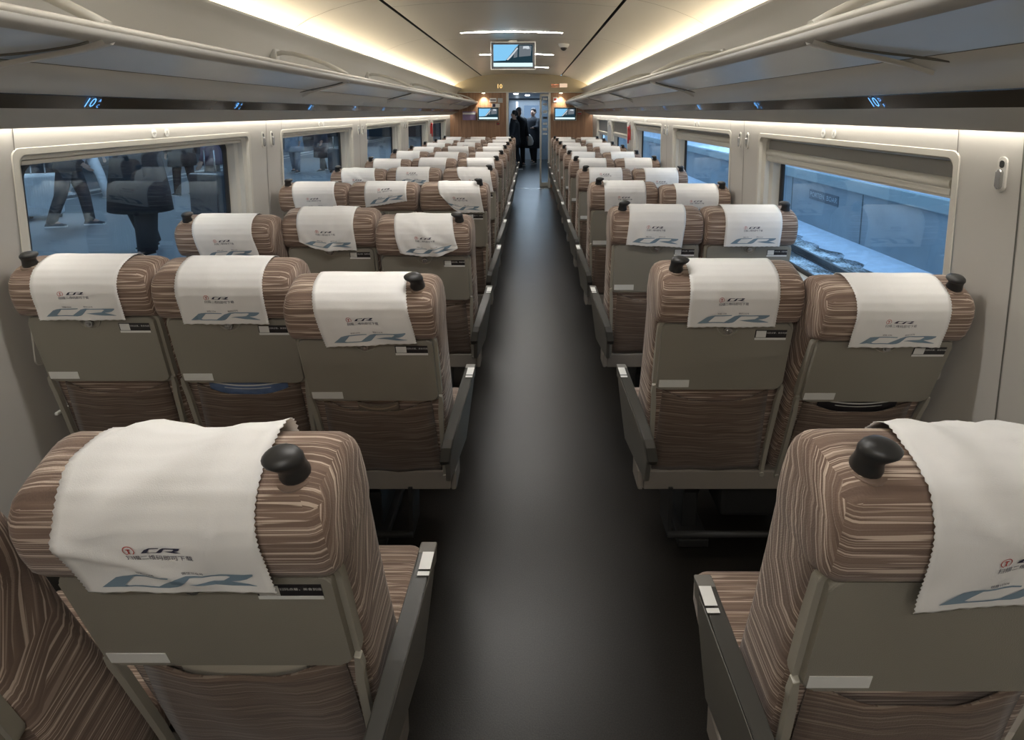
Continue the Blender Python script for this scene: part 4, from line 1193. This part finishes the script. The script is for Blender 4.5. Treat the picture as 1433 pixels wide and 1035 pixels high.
for x, w_ in ((4.95, 'nearer the train'), (6.45, 'nearer the opposite platform')):
    bm = bmesh.new(); bx(bm, x - .07, x + .07, -8, 50, ZG, ZG + .02); bx(bm, x - .012, x + .012, -8, 50, ZG + .02, ZG + .12); bx(bm, x - .035, x + .035, -8, 50, ZG + .12, ZG + .16, .008)
    o = obj('rail', bm, plain('rail steel', (.12, .11, .11), .4, .6)); tag(o, 'steel rail outside the right windows, ' + w_, 'rail', 'rails')
conc = plain('concrete platform wall', (.27, .32, .35), .8, noise=(1.1, .3))
op = struct(obj('platform', box(8.2, 15, -10, 60, ZG - .2, -.02), conc), 'concrete wall of the opposite platform')
obj('coping', box(8.08, 8.6, -10, 60, -.30, -.01, .02), plain('teal grey coping', (.30, .38, .40), .7, noise=(2, .1)), op)
obj('snow_cover', box(8.12, 15, -10, 60, -.012, .03, .01), M['snow'], op)
for y in (2.5, 6.0, 9.6, 13.2, 16.8, 20.4):
    obj('wall_joint', box(8.19, 8.202, y, y + .03, ZG, -.30), plain('joint', (.10, .12, .13), .8), op)
# dark plate with pale lettering on the platform wall
c = px(1138, 272, 10.6)
Ys = 8.2 / ((1138 - 742) / F) / 1.0
sg = empty('wall_sign', (8.185, 15.0, -.68)); tag(sg, 'dark plate with pale lettering on the opposite platform wall', 'sign')
obj('plate', box(0, .015, -.75, .75, -.14, .14), plain('slate plate', (.10, .13, .16), .6), sg)
bm = bmesh.new(); put_text(bm, 'PORTEN  BOAR', .20, lambda a, b: (-.004, -a, b), 0, 0); obj('lettering', bm, plain('pale letters', (.4, .5, .55), .6), sg)
struct(obj('canopy', box(9.6, 15, -10, 60, 3.98, 4.12), dkw), 'dark canopy of the opposite platform')
for y, w_ in ((4, 'nearest'), (14, 'middle'), (24, 'farthest')):  # lamps added out of view to brighten the snow on top
    o = obj('added_platform_lamp', box(10.2, 10.5, y - 1.5, y + 1.5, 3.9, 3.98, .01), emit('bright added cool platform lamp', (.66, .88, 1.0), 20.0)); tag(o, 'long added cool lamp out of view over the opposite platform, the %s one' % w_, 'light', 'added opposite platform lamps')

# people in the vestibule
person((-.36, 17.3, 0), R(200), 'person in black with a pale cap in the end doorway, on the left', h=1.78, coat=(.012, .012, .016), hem=.55, trousers=(.012, .012, .015), wide=1.2, hairc=(.3, .3, .32))
person((.10, 17.9, 0), R(150), 'person in a black coat in the end doorway, on the right', h=1.76, coat=(.014, .016, .022), hem=.5, trousers=(.012, .014, .018), wide=1.2, arms=((30, 60), (10, 20)))
person((-.45, 15.8, 0), R(90), 'person in dark clothes just inside the end doorway, nearest', h=1.68, coat=(.02, .02, .03), hem=.7, trousers=(.015, .015, .02), wide=1.1)
bm = bmesh.new()
loft(bm, [[(w * math.cos(t), w * .45 * math.sin(t), z) for t in [2 * PI * q / 14 for q in range(14)]] for z, w in ((0, .05), (.03, .11), (.14, .13), (.26, .09), (.33, .03), (.36, .012))])
o = obj('plastic_bag', bm, M['label_white'], None, True, loc=(-.02, 17.45, .62)); tag(o, 'white plastic bag held in the end doorway', 'bag')
